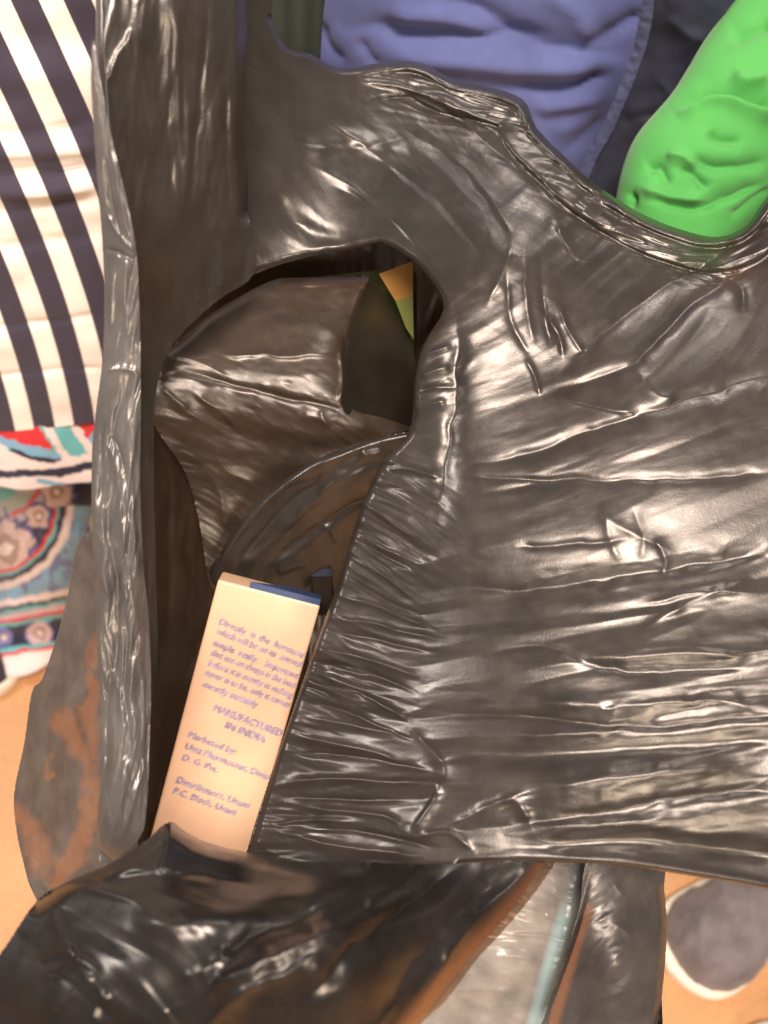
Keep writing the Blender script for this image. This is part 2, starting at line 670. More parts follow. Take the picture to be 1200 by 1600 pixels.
RED, TEAL, SKY, WHT, NVY, PNK, GRYT = (0.62, 0.03, 0.04), (0.13, 0.46, 0.50), (0.20, 0.42, 0.62), (0.78, 0.70, 0.70), (0.016, 0.02, 0.05), (0.70, 0.50, 0.58), (0.34, 0.42, 0.40)


def set_print(o, fn):
    me = o.data
    n = len(me.vertices)
    co = np.zeros(n * 3, np.float32)
    me.vertices.foreach_get("co", co)
    mw = np.array(o.matrix_world if o.parent is None else (o.parent.matrix_world @ o.matrix_parent_inverse))
    P = co.reshape(-1, 3) @ mw[:3, :3].T + mw[:3, 3]
    X, Y, D = px(P)
    c = fn(X, Y)
    a = me.color_attributes.new("print", 'FLOAT_COLOR', 'POINT')
    a.data.foreach_set("color", np.c_[c, np.ones(n)].astype(np.float32).ravel())


def put(c, mask, col):
    c[mask] = col


def band(c, X, Y, pts, w, col):
    d = segdist(X, Y, smooth_poly(pts), False)[0]
    c[d < w / 2] = col


def skirt_col(X, Y):
    X = X + 2 * fbm(X / 12, Y / 12, 201, 2)
    Y = Y + 1.5 * fbm(X / 12, Y / 12, 202, 2)
    c = np.zeros(X.shape + (3,)) + np.array(WHT)
    top = 668 - 0.08 * X
    put(c, Y < 706 + 0.05 * X, TEAL)
    put(c, inside(X, Y, [(-80, 640), (62, 640), (62, 668), (84, 702), (40, 696), (-80, 676)]), RED)
    put(c, inside(X, Y, [(118, 640), (190, 630), (150, 690), (138, 686), (119, 662)]), RED)
    put(c, inside(X, Y, [(138, 686), (152, 668), (190, 700), (150, 712)]), SKY)
    band(c, X, Y, [(-60, 676), (0, 689), (40, 702), (90, 715)], 14, SKY)
    band(c, X, Y, [(20, 703), (50, 716), (95, 722)], 7, NVY)
    for a in [(68, 655, 106, 722), (108, 655, 146, 708), (-20, 680, 40, 738), (-50, 690, 4, 740)]:
        band(c, X, Y, [(a[0], a[1]), ((a[0] + a[2]) / 2, (a[1] + a[3]) / 2), (a[2], a[3])], 12, WHT)
    band(c, X, Y, [(-60, 738), (20, 732), (80, 728), (150, 711), (200, 695)], 10, WHT)
    band(c, X, Y, [(-40, 742), (20, 741), (80, 740), (150, 725), (200, 710)], 13, NVY)
    put(c, Y > 746 - 0.02 * X, WHT)
    band(c, X, Y, [(60, 752), (100, 758), (160, 758)], 8, SKY)
    return c


def flower(c, X, Y, fx, fy, r, petal=(0.62, 0.48, 0.46), mid=(0.34, 0.22, 0.19)):
    a = np.arctan2(Y - fy, X - fx)
    d = np.hypot(X - fx, Y - fy) * (1 + 0.06 * np.sin(5 * a) + 0.16 * fbm(X / 9, Y / 9, 203, 2)) / r
    put(c, d < 1.0, (0.10, 0.10, 0.30))
    put(c, d < 0.84, petal)
    put(c, d < 0.42, mid)
    put(c, d < 0.22, (0.74, 0.66, 0.62))


def leg_col(X, Y):
    X = X + 2 * fbm(X / 12, Y / 12, 205, 2)
    Y = Y + 2 * fbm(X / 12, Y / 12, 206, 2)
    c = np.zeros(X.shape + (3,)) + np.array(NVY)
    r1 = np.hypot(X + 10, Y - 735)
    put(c, r1 < 72, GRYT)
    put(c, (r1 < 50) & (Y > 762), TEAL)
    put(c, inside(X, Y, [(-40, 700), (0, 730), (24, 757), (-40, 768)]), RED)
    put(c, (r1 > 72) & (r1 < 80), (0.55, 0.10, 0.12))
    put(c, (r1 > 80) & (r1 < 90), (0.45, 0.42, 0.46))
    for f in [(8, 858, 50), (88, 770, 26), (60, 806, 22), (-70, 830, 40)]:
        flower(c, X, Y, *f)
    r2 = np.hypot(X + 20, Y - 790)
    for lo, hi, col in [(103, 109, RED), (109, 114, TEAL), (114, 123, NVY), (123, 134, WHT), (134, 400, SKY)]:
        put(c, (r2 >= lo) & (r2 < hi) & (Y > 790), col)
    streak = fbm(X / 10, Y / 18, 207, 3)
    put(c, (r2 >= 134) & (Y > 790) & (streak > 0.45), (0.14, 0.20, 0.42))
    yb = Y + 0.16 * X
    for lo, hi, col in [(938, 949, WHT), (949, 955, NVY), (955, 961, TEAL), (961, 970, PNK), (970, 975, RED), (975, 981, TEAL), (981, 1014, NVY), (1014, 1020, TEAL), (1020, 1026, RED), (1026, 1200, WHT)]:
        put(c, (yb >= lo) & (yb < hi), col)
    m = (yb > 981) & (yb < 1014)
    cc = c.copy()
    for f in [(62, 990, 22, (0.6, 0.45, 0.5)), (6, 996, 16, (0.2, 0.2, 0.5)), (-40, 1000, 18)]:
        flower(cc, X, Y, *f)
    c[m] = cc[m]
    return c


def px_mat():
    m, nt, N, L, b = newmat("carton_cream")
    tc = N.new('ShaderNodeTexCoord')
    n1 = N.new('ShaderNodeTexNoise')
    n1.inputs['Scale'].default_value = 60
    n1.inputs['Detail'].default_value = 6
    L.new(tc.outputs['Object'], n1.inputs['Vector'])
    r = ramp(N, [(0.3, (0.60, 0.40, 0.275)), (0.7, (0.64, 0.43, 0.30))])
    L.new(n1.outputs['Fac'], r.inputs[0])
    L.new(r.outputs[0], b.inputs['Base Color'])
    b.inputs['Roughness'].default_value = 0.42
    return m


def plain(name, col, rough=0.5, noise=0.15, scale=40):
    m, nt, N, L, b = newmat(name)
    tc = N.new('ShaderNodeTexCoord')
    n1 = N.new('ShaderNodeTexNoise')
    n1.inputs['Scale'].default_value = scale
    n1.inputs['Detail'].default_value = 5
    L.new(tc.outputs['Object'], n1.inputs['Vector'])
    r = ramp(N, [(0.3, tuple(c * (1 - noise) for c in col)), (0.7, tuple(min(1, c * (1 + noise)) for c in col))])
    L.new(n1.outputs['Fac'], r.inputs[0])
    L.new(r.outputs[0], b.inputs['Base Color'])
    b.inputs['Roughness'].default_value = rough
    if rough > 0.7:
        b.inputs['Specular IOR Level'].default_value = 0.15
    return m


M_carton = px_mat()
M_cblue = plain("carton_blue", (0.028, 0.055, 0.15), 0.45)
M_ink = plain("violet_ink", (0.29, 0.245, 0.33), 0.6, 0.35, 300)
M_orange = plain("carton_orange", (0.17, 0.085, 0.02), 0.75)
M_lime = plain("carton_lime", (0.075, 0.088, 0.022), 0.75)
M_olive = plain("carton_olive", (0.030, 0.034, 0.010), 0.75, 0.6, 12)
M_tan_shaded = plain("carton_tan_shaded", (0.012, 0.009, 0.006), 0.8)  # nearly black: shade inside the bag is put into the tan

# ------------------------------------------------------------------ ground
m, nt, N, L, b = newmat("tan_floor")
tc = N.new('ShaderNodeTexCoord')
n1 = N.new('ShaderNodeTexNoise')
n1.inputs['Scale'].default_value = 5
n1.inputs['Detail'].default_value = 9
L.new(tc.outputs['Object'], n1.inputs['Vector'])
r = ramp(N, [(0.3, (0.54, 0.28, 0.12)), (0.7, (0.68, 0.39, 0.18))])
L.new(n1.outputs['Fac'], r.inputs[0])
n2 = N.new('ShaderNodeTexNoise')
n2.inputs['Scale'].default_value = 160
n2.inputs['Detail'].default_value = 6
L.new(tc.outputs['Object'], n2.inputs['Vector'])
r2 = ramp(N, [(0.42, (0.62, 0.58, 0.55)), (0.6, (1, 1, 1))])
L.new(n2.outputs['Fac'], r2.inputs[0])
mxf = N.new('ShaderNodeMix')
mxf.data_type = 'RGBA'
mxf.blend_type = 'MULTIPLY'
mxf.inputs['Factor'].default_value = 0.3
L.new(r.outputs[0], mxf.inputs['A'])
L.new(r2.outputs[0], mxf.inputs['B'])
L.new(mxf.outputs['Result'], b.inputs['Base Color'])
b.inputs['Roughness'].default_value = 0.5
g = 14.0
fl = link_mesh("floor", [(-g, -g, 0), (g, -g, 0), (g, g, 0), (-g, g, 0)], [(0, 1, 2, 3)], m, None, False)
fl['kind'] = 'structure'

# ------------------------------------------------------------------ the big black bag
bag = empty("carrier_bag", tuple(at(600, 1000, 0.85)), "big open wrinkled black plastic carrier bag with pleated mouth filling the picture", "plastic bag")

# --- outer wall: far side, right side and the pleated edge of the mouth
wall_poly = [(378, -60), (432, -60), (424, 30), (445, 70), (485, 84), (532, 106), (600, 97), (655, 97), (705, 122), (760, 134), (818, 156),
             (838, 198), (880, 242), (930, 287), (1000, 332), (1060, 357), (1120, 370), (1165, 352), (1200, 305), (1290, 200), (1400, 60), (1540, -60), (1560, 600),
             (1540, 1470), (1400, 1450), (1290, 1420), (1200, 1390), (1100, 1372), (960, 1352), (850, 1348), (720, 1352), (600, 1362), (480, 1372), (385, 1372), (388, 1322),
             (430, 1190), (480, 1045), (530, 905), (560, 805), (597, 722), (640, 672), (646, 600), (660, 540), (692, 485), (676, 445),
             (642, 406), (600, 382), (560, 388), (480, 402), (400, 428), (330, 478), (268, 535), (238, 590), (232, 500), (250, 350), (300, 200), (350, 60)]
wall_depth = tps([(1540, 0, .50), (1540, 600, .43), (1540, 1200, .375), (1540, 1450, .375), (400, 0, .50), (450, 110, .53), (600, 100, .57), (850, 220, .56), (1000, 335, .535), (1130, 370, .52), (1250, 250, .50),
                  (500, 250, .545), (600, 380, .535), (450, 410, .545), (300, 500, .53), (240, 580, .51), (300, 250, .48), (240, 400, .48), (800, 400, .505), (700, 500, .505),
                  (655, 600, .505), (850, 580, .495), (1000, 600, .475), (1280, 600, .46), (640, 700, .51), (700, 800, .485), (1280, 900, .425),
                  (900, 900, .45), (530, 1000, .50), (700, 1100, .45), (450, 1250, .475), (600, 1300, .43), (900, 1200, .41), (1280, 1200, .395),
                  (850, 1345, .40), (1280, 1400, .395)])
wall_field = dirfield([(1000, 480, -35), (1150, 420, -32), (950, 650, -17), (1150, 620, -15), (900, 800, -10), (1100, 820, -12), (900, 1000, -3), (900, 1200, -4),
                       (1100, 1150, -3), (1000, 1300, 3), (1150, 1350, 8), (760, 1000, -30), (760, 1200, -6), (700, 150, 30), (850, 280, 45), (1000, 365, 20), (1100, 380, 0),
                       (600, 250, 42), (500, 330, 45), (720, 330, 55), (800, 420, 75), (840, 470, 82), (690, 520, 70), (740, 620, 100), (450, 130, 20), (560, 160, 14), (400, 250, 85),
                       (680, 570, -25), (670, 610, -18), (650, 740, 20), (620, 850, 35), (580, 950, 30), (550, 1050, 20), (540, 1150, 15), (540, 1250, 4),
                       (560, 1320, 8), (430, 1290, 5), (300, 350, 88), (860, 540, 70)])
wall_strokes = [
    # long grooves of the right side
    ([(720, 728), (820, 712), (930, 672), (1060, 630), (1240, 575)], 13, -3.77), ([(872, 606), (930, 594), (1000, 560), (1085, 470), (1240, 385)], 11, -4.35),
    ([(880, 575), (950, 515), (1030, 455), (1120, 400), (1220, 340)], 13, -3.77), ([(690, 912), (800, 920), (910, 914), (1030, 893), (1240, 862)], 18, -4.35),
    ([(675, 1112), (760, 1116), (850, 1122), (1010, 1136), (1130, 1124), (1250, 1110)], 8, -3.19), ([(690, 1180), (850, 1182), (1000, 1170), (1250, 1150)], 18, -3.48, 'b'),
    ([(720, 1296), (900, 1275), (1060, 1248), (1250, 1232)], 15, -3.77), ([(830, 1322), (1000, 1312), (1240, 1340)], 15, -3.48, 'b'),
    ([(716, 500), (712, 610), (698, 720), (682, 812)], 16, -4.64), ([(760, 770), (900, 752), (1060, 750), (1220, 735)], 9, -2.17), ([(800, 856), (900, 850), (980, 842)], 8, -2.03),
    ([(760, 1020), (850, 1010), (980, 1050), (1200, 1040)], 10, -2.32), ([(730, 745), (860, 750), (930, 745)], 6, -2.03),
    # ridges catching the lamp
    ([(830, 1098), (950, 1104), (1050, 1098), (1220, 1100)], 15, 3.48), ([(800, 1150), (880, 1148), (1000, 1138)], 9, 2.32), ([(830, 1240), (900, 1226), (980, 1212), (1160, 1196)], 20, 4.64),
    ([(830, 1290), (930, 1288), (1060, 1278)], 11, 2.46), ([(740, 1265), (800, 1250), (830, 1290)], 10, 2.32), ([(700, 1290), (760, 1262), (830, 1236)], 10, 2.17), ([(840, 1352), (960, 1350), (1100, 1370), (1250, 1400)], 13, 3.62, 'b'),
    ([(930, 1030), (1040, 1022), (1180, 1026)], 12, 2.61), ([(1000, 985), (1060, 950), (1180, 900)], 13, 2.32), ([(1000, 945), (1100, 925), (1200, 925)], 9, 2.03),
    ([(930, 800), (1000, 840), (1060, 870)], 12, 1.3, 'r'), ([(940, 780), (950, 830), (970, 880)], 10, 1.16), ([(985, 790), (1005, 840), (1000, 880)], 10, -1.16),
    ([(1020, 840), (1040, 880), (1030, 900)], 9, 1.74), ([(1130, 430), (1160, 450), (1158, 490)], 9, 2.61), ([(870, 470), (890, 520), (915, 560)], 6, 1.89),
    ([(850, 490), (872, 520), (880, 560)], 6, 2.32), ([(820, 560), (838, 595), (845, 620)], 6, 2.03), ([(880, 620), (960, 640), (1000, 650)], 9, 1.89, 'f'), ([(1000, 580), (1020, 610), (1060, 625)], 8, 1.74),
    ([(760, 480), (790, 420), (800, 380)], 8, 1.74), ([(820, 400), (822, 460), (835, 540)], 8, 2.03), ([(845, 400), (850, 460), (860, 550)], 7, -2.03), ([(790, 420), (800, 500), (830, 560)], 7, -1.74),
    # doubled hem along the far rim
    ([(600, 118), (690, 150), (760, 196), (830, 262), (900, 325), (960, 352), (1060, 372)], 13, 3.77), ([(640, 102), (720, 132), (800, 165), (850, 215), (930, 292), (1010, 340)], 9, 2.9),
    ([(620, 140), (700, 175), (770, 230), (840, 290), (900, 345), (960, 372)], 9, -3.19), ([(560, 122), (640, 142), (720, 172)], 6, 2.61), ([(868, 340), (880, 375), (905, 405), (945, 400)], 7, 2.61),
    ([(960, 372), (1060, 388), (1160, 382), (1240, 330)], 11, -3.48),
    # far wall diagonals
    ([(500, 180), (580, 235), (650, 300), (720, 370)], 10, 2.32), ([(480, 255), (560, 300), (640, 370), (690, 430)], 8, 1.74), ([(520, 290), (590, 330), (640, 380)], 6, -1.45),
    ([(650, 210), (720, 260), (770, 330), (800, 400)], 14, -2.32), ([(690, 230), (760, 300), (800, 370)], 9, 2.17), ([(560, 230), (640, 280), (720, 350), (760, 430)], 9, -1.89), ([(390, 200), (470, 220), (560, 232), (660, 200)], 12, -2.03),
    ([(420, 300), (480, 360), (560, 380)], 14, -2.32, 'b'), ([(470, 240), (560, 225), (640, 240)], 16, 2.32, 'b'),
    # pleats of the mouth
    ([(640, 560), (670, 552), (708, 540)], 5, 2.32), ([(655, 590), (680, 578), (705, 572)], 6, 2.9), ([(640, 640), (670, 630), (700, 625)], 7, 2.61), ([(650, 612), (680, 604), (712, 606)], 5, -2.32),
    ([(600, 732), (650, 735), (692, 748)], 8, 3.48), ([(590, 760), (640, 768), (690, 790)], 5, -2.32), ([(575, 790), (610, 815), (650, 842)], 4.5, 2.61), ([(556, 828), (590, 852), (640, 876)], 4.5, 2.75), ([(560, 845), (600, 868), (650, 892)], 4, -2.32),
    ([(545, 870), (600, 900), (650, 938)], 4.5, 2.46), ([(540, 900), (600, 938), (660, 960)], 4, -2.32), ([(530, 930), (600, 952), (680, 985)], 5, 2.75), ([(515, 965), (580, 975), (690, 1000)], 5.5, 3.19), ([(510, 985), (590, 1000), (680, 1020)], 4, -2.61),
    ([(500, 1010), (570, 1030), (660, 1060)], 5, 2.61), ([(490, 1035), (560, 1045), (650, 1082)], 4, -2.61), ([(488, 1070), (560, 1082), (640, 1128)], 5, 3.33), ([(480, 1098), (540, 1112), (650, 1160)], 4, -2.9), ([(470, 1120), (560, 1135), (640, 1150)], 6, 2.61),
    ([(455, 1150), (560, 1170), (640, 1196)], 6, 3.04), ([(450, 1178), (540, 1180), (680, 1205)], 5, -3.48), ([(425, 1232), (500, 1215), (600, 1220), (690, 1222)], 8, 4.35), ([(440, 1245), (540, 1250), (640, 1250)], 5, -2.9),
    ([(450, 1256), (520, 1268), (600, 1275), (630, 1300)], 9, 3.77), ([(422, 1288), (500, 1282), (560, 1290)], 6, 2.9), ([(480, 1296), (560, 1300), (680, 1325)], 6, -3.48), ([(440, 1302), (540, 1325), (660, 1338)], 8, 3.77), ([(690, 1222), (668, 1260), (640, 1300)], 9, 2.9, 'f'),
    ([(650, 1310), (700, 1300), (740, 1330)], 7, 2.32), ([(640, 1140), (690, 1190), (690, 1230)], 9, -2.32),
]


def wall_height(X, Y):
    pleat = np.exp(-((X - (640 - 0.26 * np.clip(Y - 560, 0, 800))) / 95) ** 2) * np.clip((Y - 520) / 60, 0, 1)
    far = np.clip((560 - Y) / 160, 0, 1) * np.clip((900 - X + 0.5 * (Y - 300)) / 160, 0, 1)
    v = fan(X, Y, 860, [300, 450, 560, 650, 820, 1000, 1200, 1350, 1500], [-40, -36, -26, -17, -11, -4, -3, 2, 8])
    lowr = np.clip((Y - 620) / 250, 0, 1)
    hr = crease3(X, v, 420, 64, 3.9, 301, 0.14) * (0.7 + 0.3 * lowr) + (0.5 - 0.25 * lowr) * crease3(X + 90, v + 40, 170, 24, 1.1, 304, 0.3)
    vp = fan(X, Y, 600, [500, 560, 640, 740, 850, 950, 1050, 1150, 1250, 1400], [-30, -25, -8, 20, 36, 30, 20, 13, 4, 8])
    hp = crease3(X, vp, 130, 17, 3.6, 302, 0.3)
    uf, vf = rotc(X + 25 * vnoise(X / 150, Y / 150, 305), Y, 43)
    hf = crease3(uf, vf, 130, 38, 1.35, 303, 0.35)
    h = (1 - far) * ((1 - pleat) * hr + pleat * hp) + far * hf
    rd = segdist(X, Y, smooth_poly(rim), False)[0]
    along = np.clip((X - 560) / 80, 0, 1)
    h += along * (0.006 * np.sqrt(np.clip(1 - ((rd - 30) / 26) ** 2, 0, 1)) + 0.004 * np.sqrt(np.clip(1 - ((rd - 8) / 9) ** 2, 0, 1)))
    h += along * np.exp(-(rd / 60) ** 2) * 1e-3 * 1.3 * (1 - np.abs(lic(X, Y, dirfield([(700, 150, 8), (800, 200, 20), (900, 320, 25), (1000, 360, 18), (1200, 300, -40)]), 10, 50, 6)))
    h += strokes_h(X, Y, wall_strokes)
    return h


def wall_thin(X, Y):
    n = fbm(X / 60, Y / 60, 411, 3)
    a = np.exp(-((X - 868 - 0.25 * (Y - 540)) / 52) ** 2 - ((Y - 545) / 85) ** 2)
    b = np.exp(-((Y - 415 + 0.10 * (X - 1050)) / 36) ** 2) * np.clip((X - 880) / 80, 0, 1)
    return {'thin': np.clip(1.15 * a + 0.9 * b, 0, 1) * np.clip(0.75 + 0.5 * n, 0, 1)}


mouth = [(388, 1330), (430, 1190), (480, 1045), (530, 905), (560, 805), (597, 722), (640, 672), (646, 600), (660, 540), (692, 485), (676, 445), (642, 406), (600, 382), (560, 388), (480, 402), (400, 428)]
rim = [(424, 30), (445, 70), (485, 84), (532, 106), (600, 97), (655, 97), (705, 122), (760, 134), (818, 156), (838, 198), (880, 242), (930, 287), (1000, 332), (1060, 357), (1120, 370), (1165, 352), (1200, 305), (1290, 200)]
under = [(1290, 1420), (1200, 1390), (1100, 1372), (960, 1352), (850, 1348), (720, 1352)]
sheet("outer_wall", wall_poly, wall_depth, wall_height, M_wall, bag, 2.2, attr_fn=wall_thin,
      roll=[(mouth, 12, 0.008), (rim, 12, 0.012), (under, 12, 0.008)])

# --- inner wall: the deep, dark inside of the bag
inner_poly = [(215, 420), (760, 340), (780, 700), (640, 1000), (560, 1420), (190, 1420)]
inner_depth = tps([(150, 380, .54), (450, 380, .66), (760, 340, .62), (780, 700, .62), (640, 1000, .66), (560, 1420, .64), (150, 1420, .56), (235, 700, .54), (235, 1000, .57), (330, 800, .62), (320, 1100, .70), (450, 900, .70), (500, 600, .72), (350, 600, .66), (230, 1250, .60)])
inner_field = dirfield([(250, 700, 88), (280, 950, 82), (330, 850, 60), (400, 600, 10), (500, 800, -40), (450, 400, 0)])
inner_strokes = [([(250, 660), (285, 690), (310, 780), (322, 900)], 14, -7.0), ([(238, 680), (245, 820), (246, 1000)], 7, 3.0), ([(262, 700), (264, 860), (262, 1020)], 9, -4.0), ([(330, 700), (350, 740), (380, 765)], 12, 4.0),
                 ([(310, 690), (325, 770), (335, 860)], 10, 4.0), ([(300, 990), (310, 1010), (290, 1060)], 10, -6.0)]


def inner_height(X, Y):
    return crease3(Y, X, 170, 30, 5.5, 311) + strokes_h(X, Y, inner_strokes)



sheet("inner_wall", inner_poly, inner_depth, inner_height, M_deep, bag, 3.0, closed_smooth=False)

# --- handle: the broad folded strip on the left going up to a hand outside the picture
handle_poly = [(150, -260), (260, -270), (386, -260), (386, -60), (386, 80), (385, 200), (388, 330), (398, 425), (340, 470), (275, 532), (246, 600), (240, 720), (244, 900), (246, 1020), (236, 1100), (224, 1100), (216, 900), (206, 700), (205, 420), (160, 200), (150, 90), (150, -60)]
handle_depth = tps([(150, -260, .375), (386, -260, .41), (150, 0, .385), (260, 0, .395), (386, 0, .43), (386, 200, .455), (398, 420, .515), (300, 500, .505), (246, 600, .48), (244, 900, .49), (240, 1090, .49), (210, 700, .455), (206, 420, .44), (160, 200, .405), (280, 250, .445)])
handle_field = dirfield([(170, 50, 95), (250, 100, 88), (350, 100, 92), (250, 350, 85), (360, 350, 88), (320, 470, 60), (235, 800, 90)])
handle_strokes = [([(205, 40), (192, 80), (165, 130)], 14, 2.4, 'f'), ([(270, 120), (262, 220), (275, 320)], 12, -1.8), ([(330, -40), (318, 100), (306, 220), (300, 330)], 9, -1.6), ([(352, 120), (356, 240), (360, 330)], 10, -2.4),
                  ([(245, -50), (250, 80), (240, 200)], 18, -1.6, 'b'), ([(290, 150), (296, 260), (280, 400)], 12, 1.4), ([(300, 470), (330, 455), (370, 420)], 12, 1.8), ([(230, 600), (232, 800), (230, 1050)], 6, 1.8)]


def handle_height(X, Y):
    return crease3(Y, X + 0.05 * Y, 190, 30, 1.1, 321, 0.4) + strokes_h(X, Y, handle_strokes)



sheet("handle", handle_poly, handle_depth, handle_height, M_film, bag, 2.4, roll=[([(386, -60), (386, 80), (385, 200), (388, 330)], 26, 0.03), ([(150, -60), (150, 90), (160, 200)], 14, 0.012)])

# --- hem: the gathered rolled edge down the left
hem_poly = [(146, 60), (154, 110), (164, 160), (178, 230), (200, 320), (214, 400), (219, 520), (220, 650), (219, 760), (224, 880), (232, 960), (236, 1060), (234, 1160), (230, 1250), (218, 1310), (160, 1350), (152, 1290), (160, 1180), (156, 1080), (150, 980), (146, 880), (143, 800), (144, 700), (150, 640), (160, 560), (163, 470), (160, 380), (152, 280), (146, 200), (142, 120)]
hem_depth = tps([(90, 80, .375), (240, 80, .375), (110, 650, .43), (260, 650, .43), (120, 1300, .44), (260, 1300, .44), (150, 80, .375), (175, 250, .390), (190, 450, .415), (190, 650, .43), (185, 850, .435), (195, 1050, .445), (190, 1300, .44)])
hem_field = dirfield([(160, 150, 70), (180, 300, 75), (190, 450, 80), (180, 600, 70), (190, 700, 100), (180, 800, 80), (190, 950, 75), (200, 1100, 70), (190, 1250, 85)])
hem_strokes = [([(162, 240), (172, 300), (192, 380)], 4, -1.8), ([(172, 230), (186, 300), (205, 380)], 5, 1.8), ([(165, 330), (190, 370), (210, 395)], 4, 1.6), ([(165, 390), (185, 395), (212, 410)], 4, -2.0), ([(178, 410), (175, 460), (172, 520)], 5, 1.6), ([(195, 400), (196, 470), (200, 530)], 7, 2.2),
               ([(165, 580), (195, 575), (216, 585)], 6, 1.6), ([(162, 690), (178, 720), (188, 800), (196, 880)], 6, 2.6), ([(170, 680), (184, 700), (198, 760)], 4, -2.0), ([(148, 700), (149, 760), (150, 815)], 6, 2.2), ([(160, 640), (158, 720), (158, 800)], 5, -2.0),
               ([(150, 830), (165, 860), (160, 900), (172, 940)], 7, 2.4), ([(205, 760), (210, 840), (220, 940)], 5, 2.0), ([(178, 860), (184, 940), (182, 1040)], 6, -3.4), ([(190, 880), (200, 960), (205, 1060)], 6, 2.2), ([(150, 960), (158, 1020), (172, 1090)], 5, 2.4),
               ([(170, 1060), (168, 1130), (166, 1200)], 6, -3.0), ([(176, 1040), (188, 1090), (200, 1060)], 6, 2.2), ([(180, 1110), (176, 1180), (170, 1250)], 6, 2.4), ([(196, 1090), (205, 1160), (200, 1230)], 6, -2.4), ([(194, 1190), (190, 1240), (188, 1300)], 5, 2.0),
               ([(160, 1230), (168, 1270), (172, 1300)], 5, 2.0), ([(214, 960), (222, 1040), (226, 1140), (220, 1240)], 4, 2.0), ([(205, 1110), (212, 1130), (208, 1160)], 6, 1.8)]


def hem_height(X, Y):
    # rounded cross-section with crumples
    ctr, _, _, _, _ = segdist(X, Y, smooth_poly([(148, 80), (162, 200), (186, 350), (192, 500), (184, 650), (182, 800), (188, 950), (196, 1100), (192, 1300)]), False)
    rnd = 0.012 * np.sqrt(np.clip(1 - (ctr / 46) ** 2, 0, 1))
    low = np.clip((Y - 300) / 400, 0.45, 1)
    ctrx = np.interp(Y, [80, 200, 350, 500, 650, 800, 950, 1100, 1300], [148, 162, 186, 192, 184, 182, 188, 196, 192])
    return rnd + low * crease3(Y, X - ctrx + 0.10 * Y, 140, 24, 4.6, 331, 0.25) + strokes_h(X, Y, hem_strokes)



sheet("hem", hem_poly, hem_depth, hem_height, M_hem_sheen, bag, 1.6)

# --- gusset: the outside of the bag bulging below the left edge, thin enough to let the floor show
gus_poly = [(150, 830), (122, 850), (108, 920), (90, 990), (66, 1060), (50, 1080), (38, 1160), (22, 1240), (26, 1300), (36, 1345), (50, 1392), (80, 1420), (200, 1420), (215, 1200), (200, 1000), (185, 850)]
gus_depth = tps([(150, 830, .50), (110, 930, .53), (60, 1080, .56), (22, 1250, .56), (50, 1400, .52), (130, 1100, .505), (120, 1250, .50), (200, 1400, .48), (200, 1000, .49)])
gus_field = dirfield([(130, 880, 10), (110, 1000, 60), (80, 1150, 110), (100, 1250, 100), (60, 1330, 55), (130, 1330, 110)])
gus_strokes = [([(120, 885), (150, 870), (175, 860)], 6, 1.8), ([(115, 905), (150, 890)], 4, -1.2), ([(96, 1150), (104, 1180), (102, 1230)], 6, 2.0), ([(40, 1190), (70, 1170), (90, 1150)], 5, 1.4), ([(50, 1080), (70, 1082), (80, 1085)], 5, 1.4), ([(80, 1110), (100, 1105), (125, 1110)], 7, 1.6),
               ([(30, 1300), (50, 1345), (70, 1390)], 4, 2.0), ([(60, 1390), (74, 1360), (88, 1330)], 6, 2.0), ([(70, 1260), (90, 1270), (110, 1250)], 7, 1.5), ([(145, 1330), (130, 1350), (125, 1380)], 6, 1.6), ([(140, 1030), (150, 1100), (140, 1180)], 6, 1.2)]


def gus_height(X, Y):
    u, v = rotc(X, Y, 65)
    return crease3(u, v, 70, 30, 2.6, 341, 0.5) + strokes_h(X, Y, gus_strokes)



def gus_thin(X, Y):
    t = np.zeros(X.shape)
    for pl, wd in [([(150, 1000), (142, 1050), (140, 1120), (146, 1180)], 16), ([(88, 1120), (115, 1150), (135, 1190), (140, 1240)], 17), ([(140, 1220), (142, 1270), (120, 1330), (90, 1380)], 18), ([(30, 1280), (55, 1300), (60, 1350)], 26), ([(80, 1180), (82, 1210)], 8)]:
        d = segdist(X, Y, pl, False)[0] + 9 * fbm(X / 22, Y / 30, 71, 4)
        t = np.maximum(t, np.clip(1.4 - d / (wd * 0.8), 0, 1))
    return {'thin': t}


sheet("gusset", gus_poly, gus_depth, gus_height, M_thin, bag, 2.0, attr_fn=gus_thin)

# --- lip: the near edge of the bag folded over towards the viewer
lip_poly = [(-60, 1560), (0, 1490), (55, 1410), (100, 1380), (180, 1345), (225, 1315), (264, 1284), (292, 1300), (330, 1318), (390, 1332), (470, 1345), (560, 1346), (650, 1350), (770, 1347), (862, 1340), (850, 1375), (800, 1440), (745, 1500), (700, 1560), (650, 1610), (610, 1680), (200, 1690), (-60, 1690)]
lip_depth = tps([(-60, 1600, .36), (100, 1400, .37), (264, 1290, .385), (400, 1345, .39), (650, 1355, .40), (850, 1350, .405), (300, 1400, .345), (500, 1420, .34), (700, 1450, .365), (300, 1550, .32), (550, 1550, .325), (650, 1600, .36), (750, 1500, .385), (100, 1550, .33), (300, 1680, .33), (0, 1680, .34)])
lip_field = dirfield([(800, 1380, -40), (600, 1440, -32), (500, 1480, -35), (400, 1500, -28), (500, 1370, -8), (300, 1400, -10), (200, 1350, -30), (100, 1450, -20), (100, 1550, 60), (300, 1560, -40), (600, 1570, -50), (700, 1500, -52)])
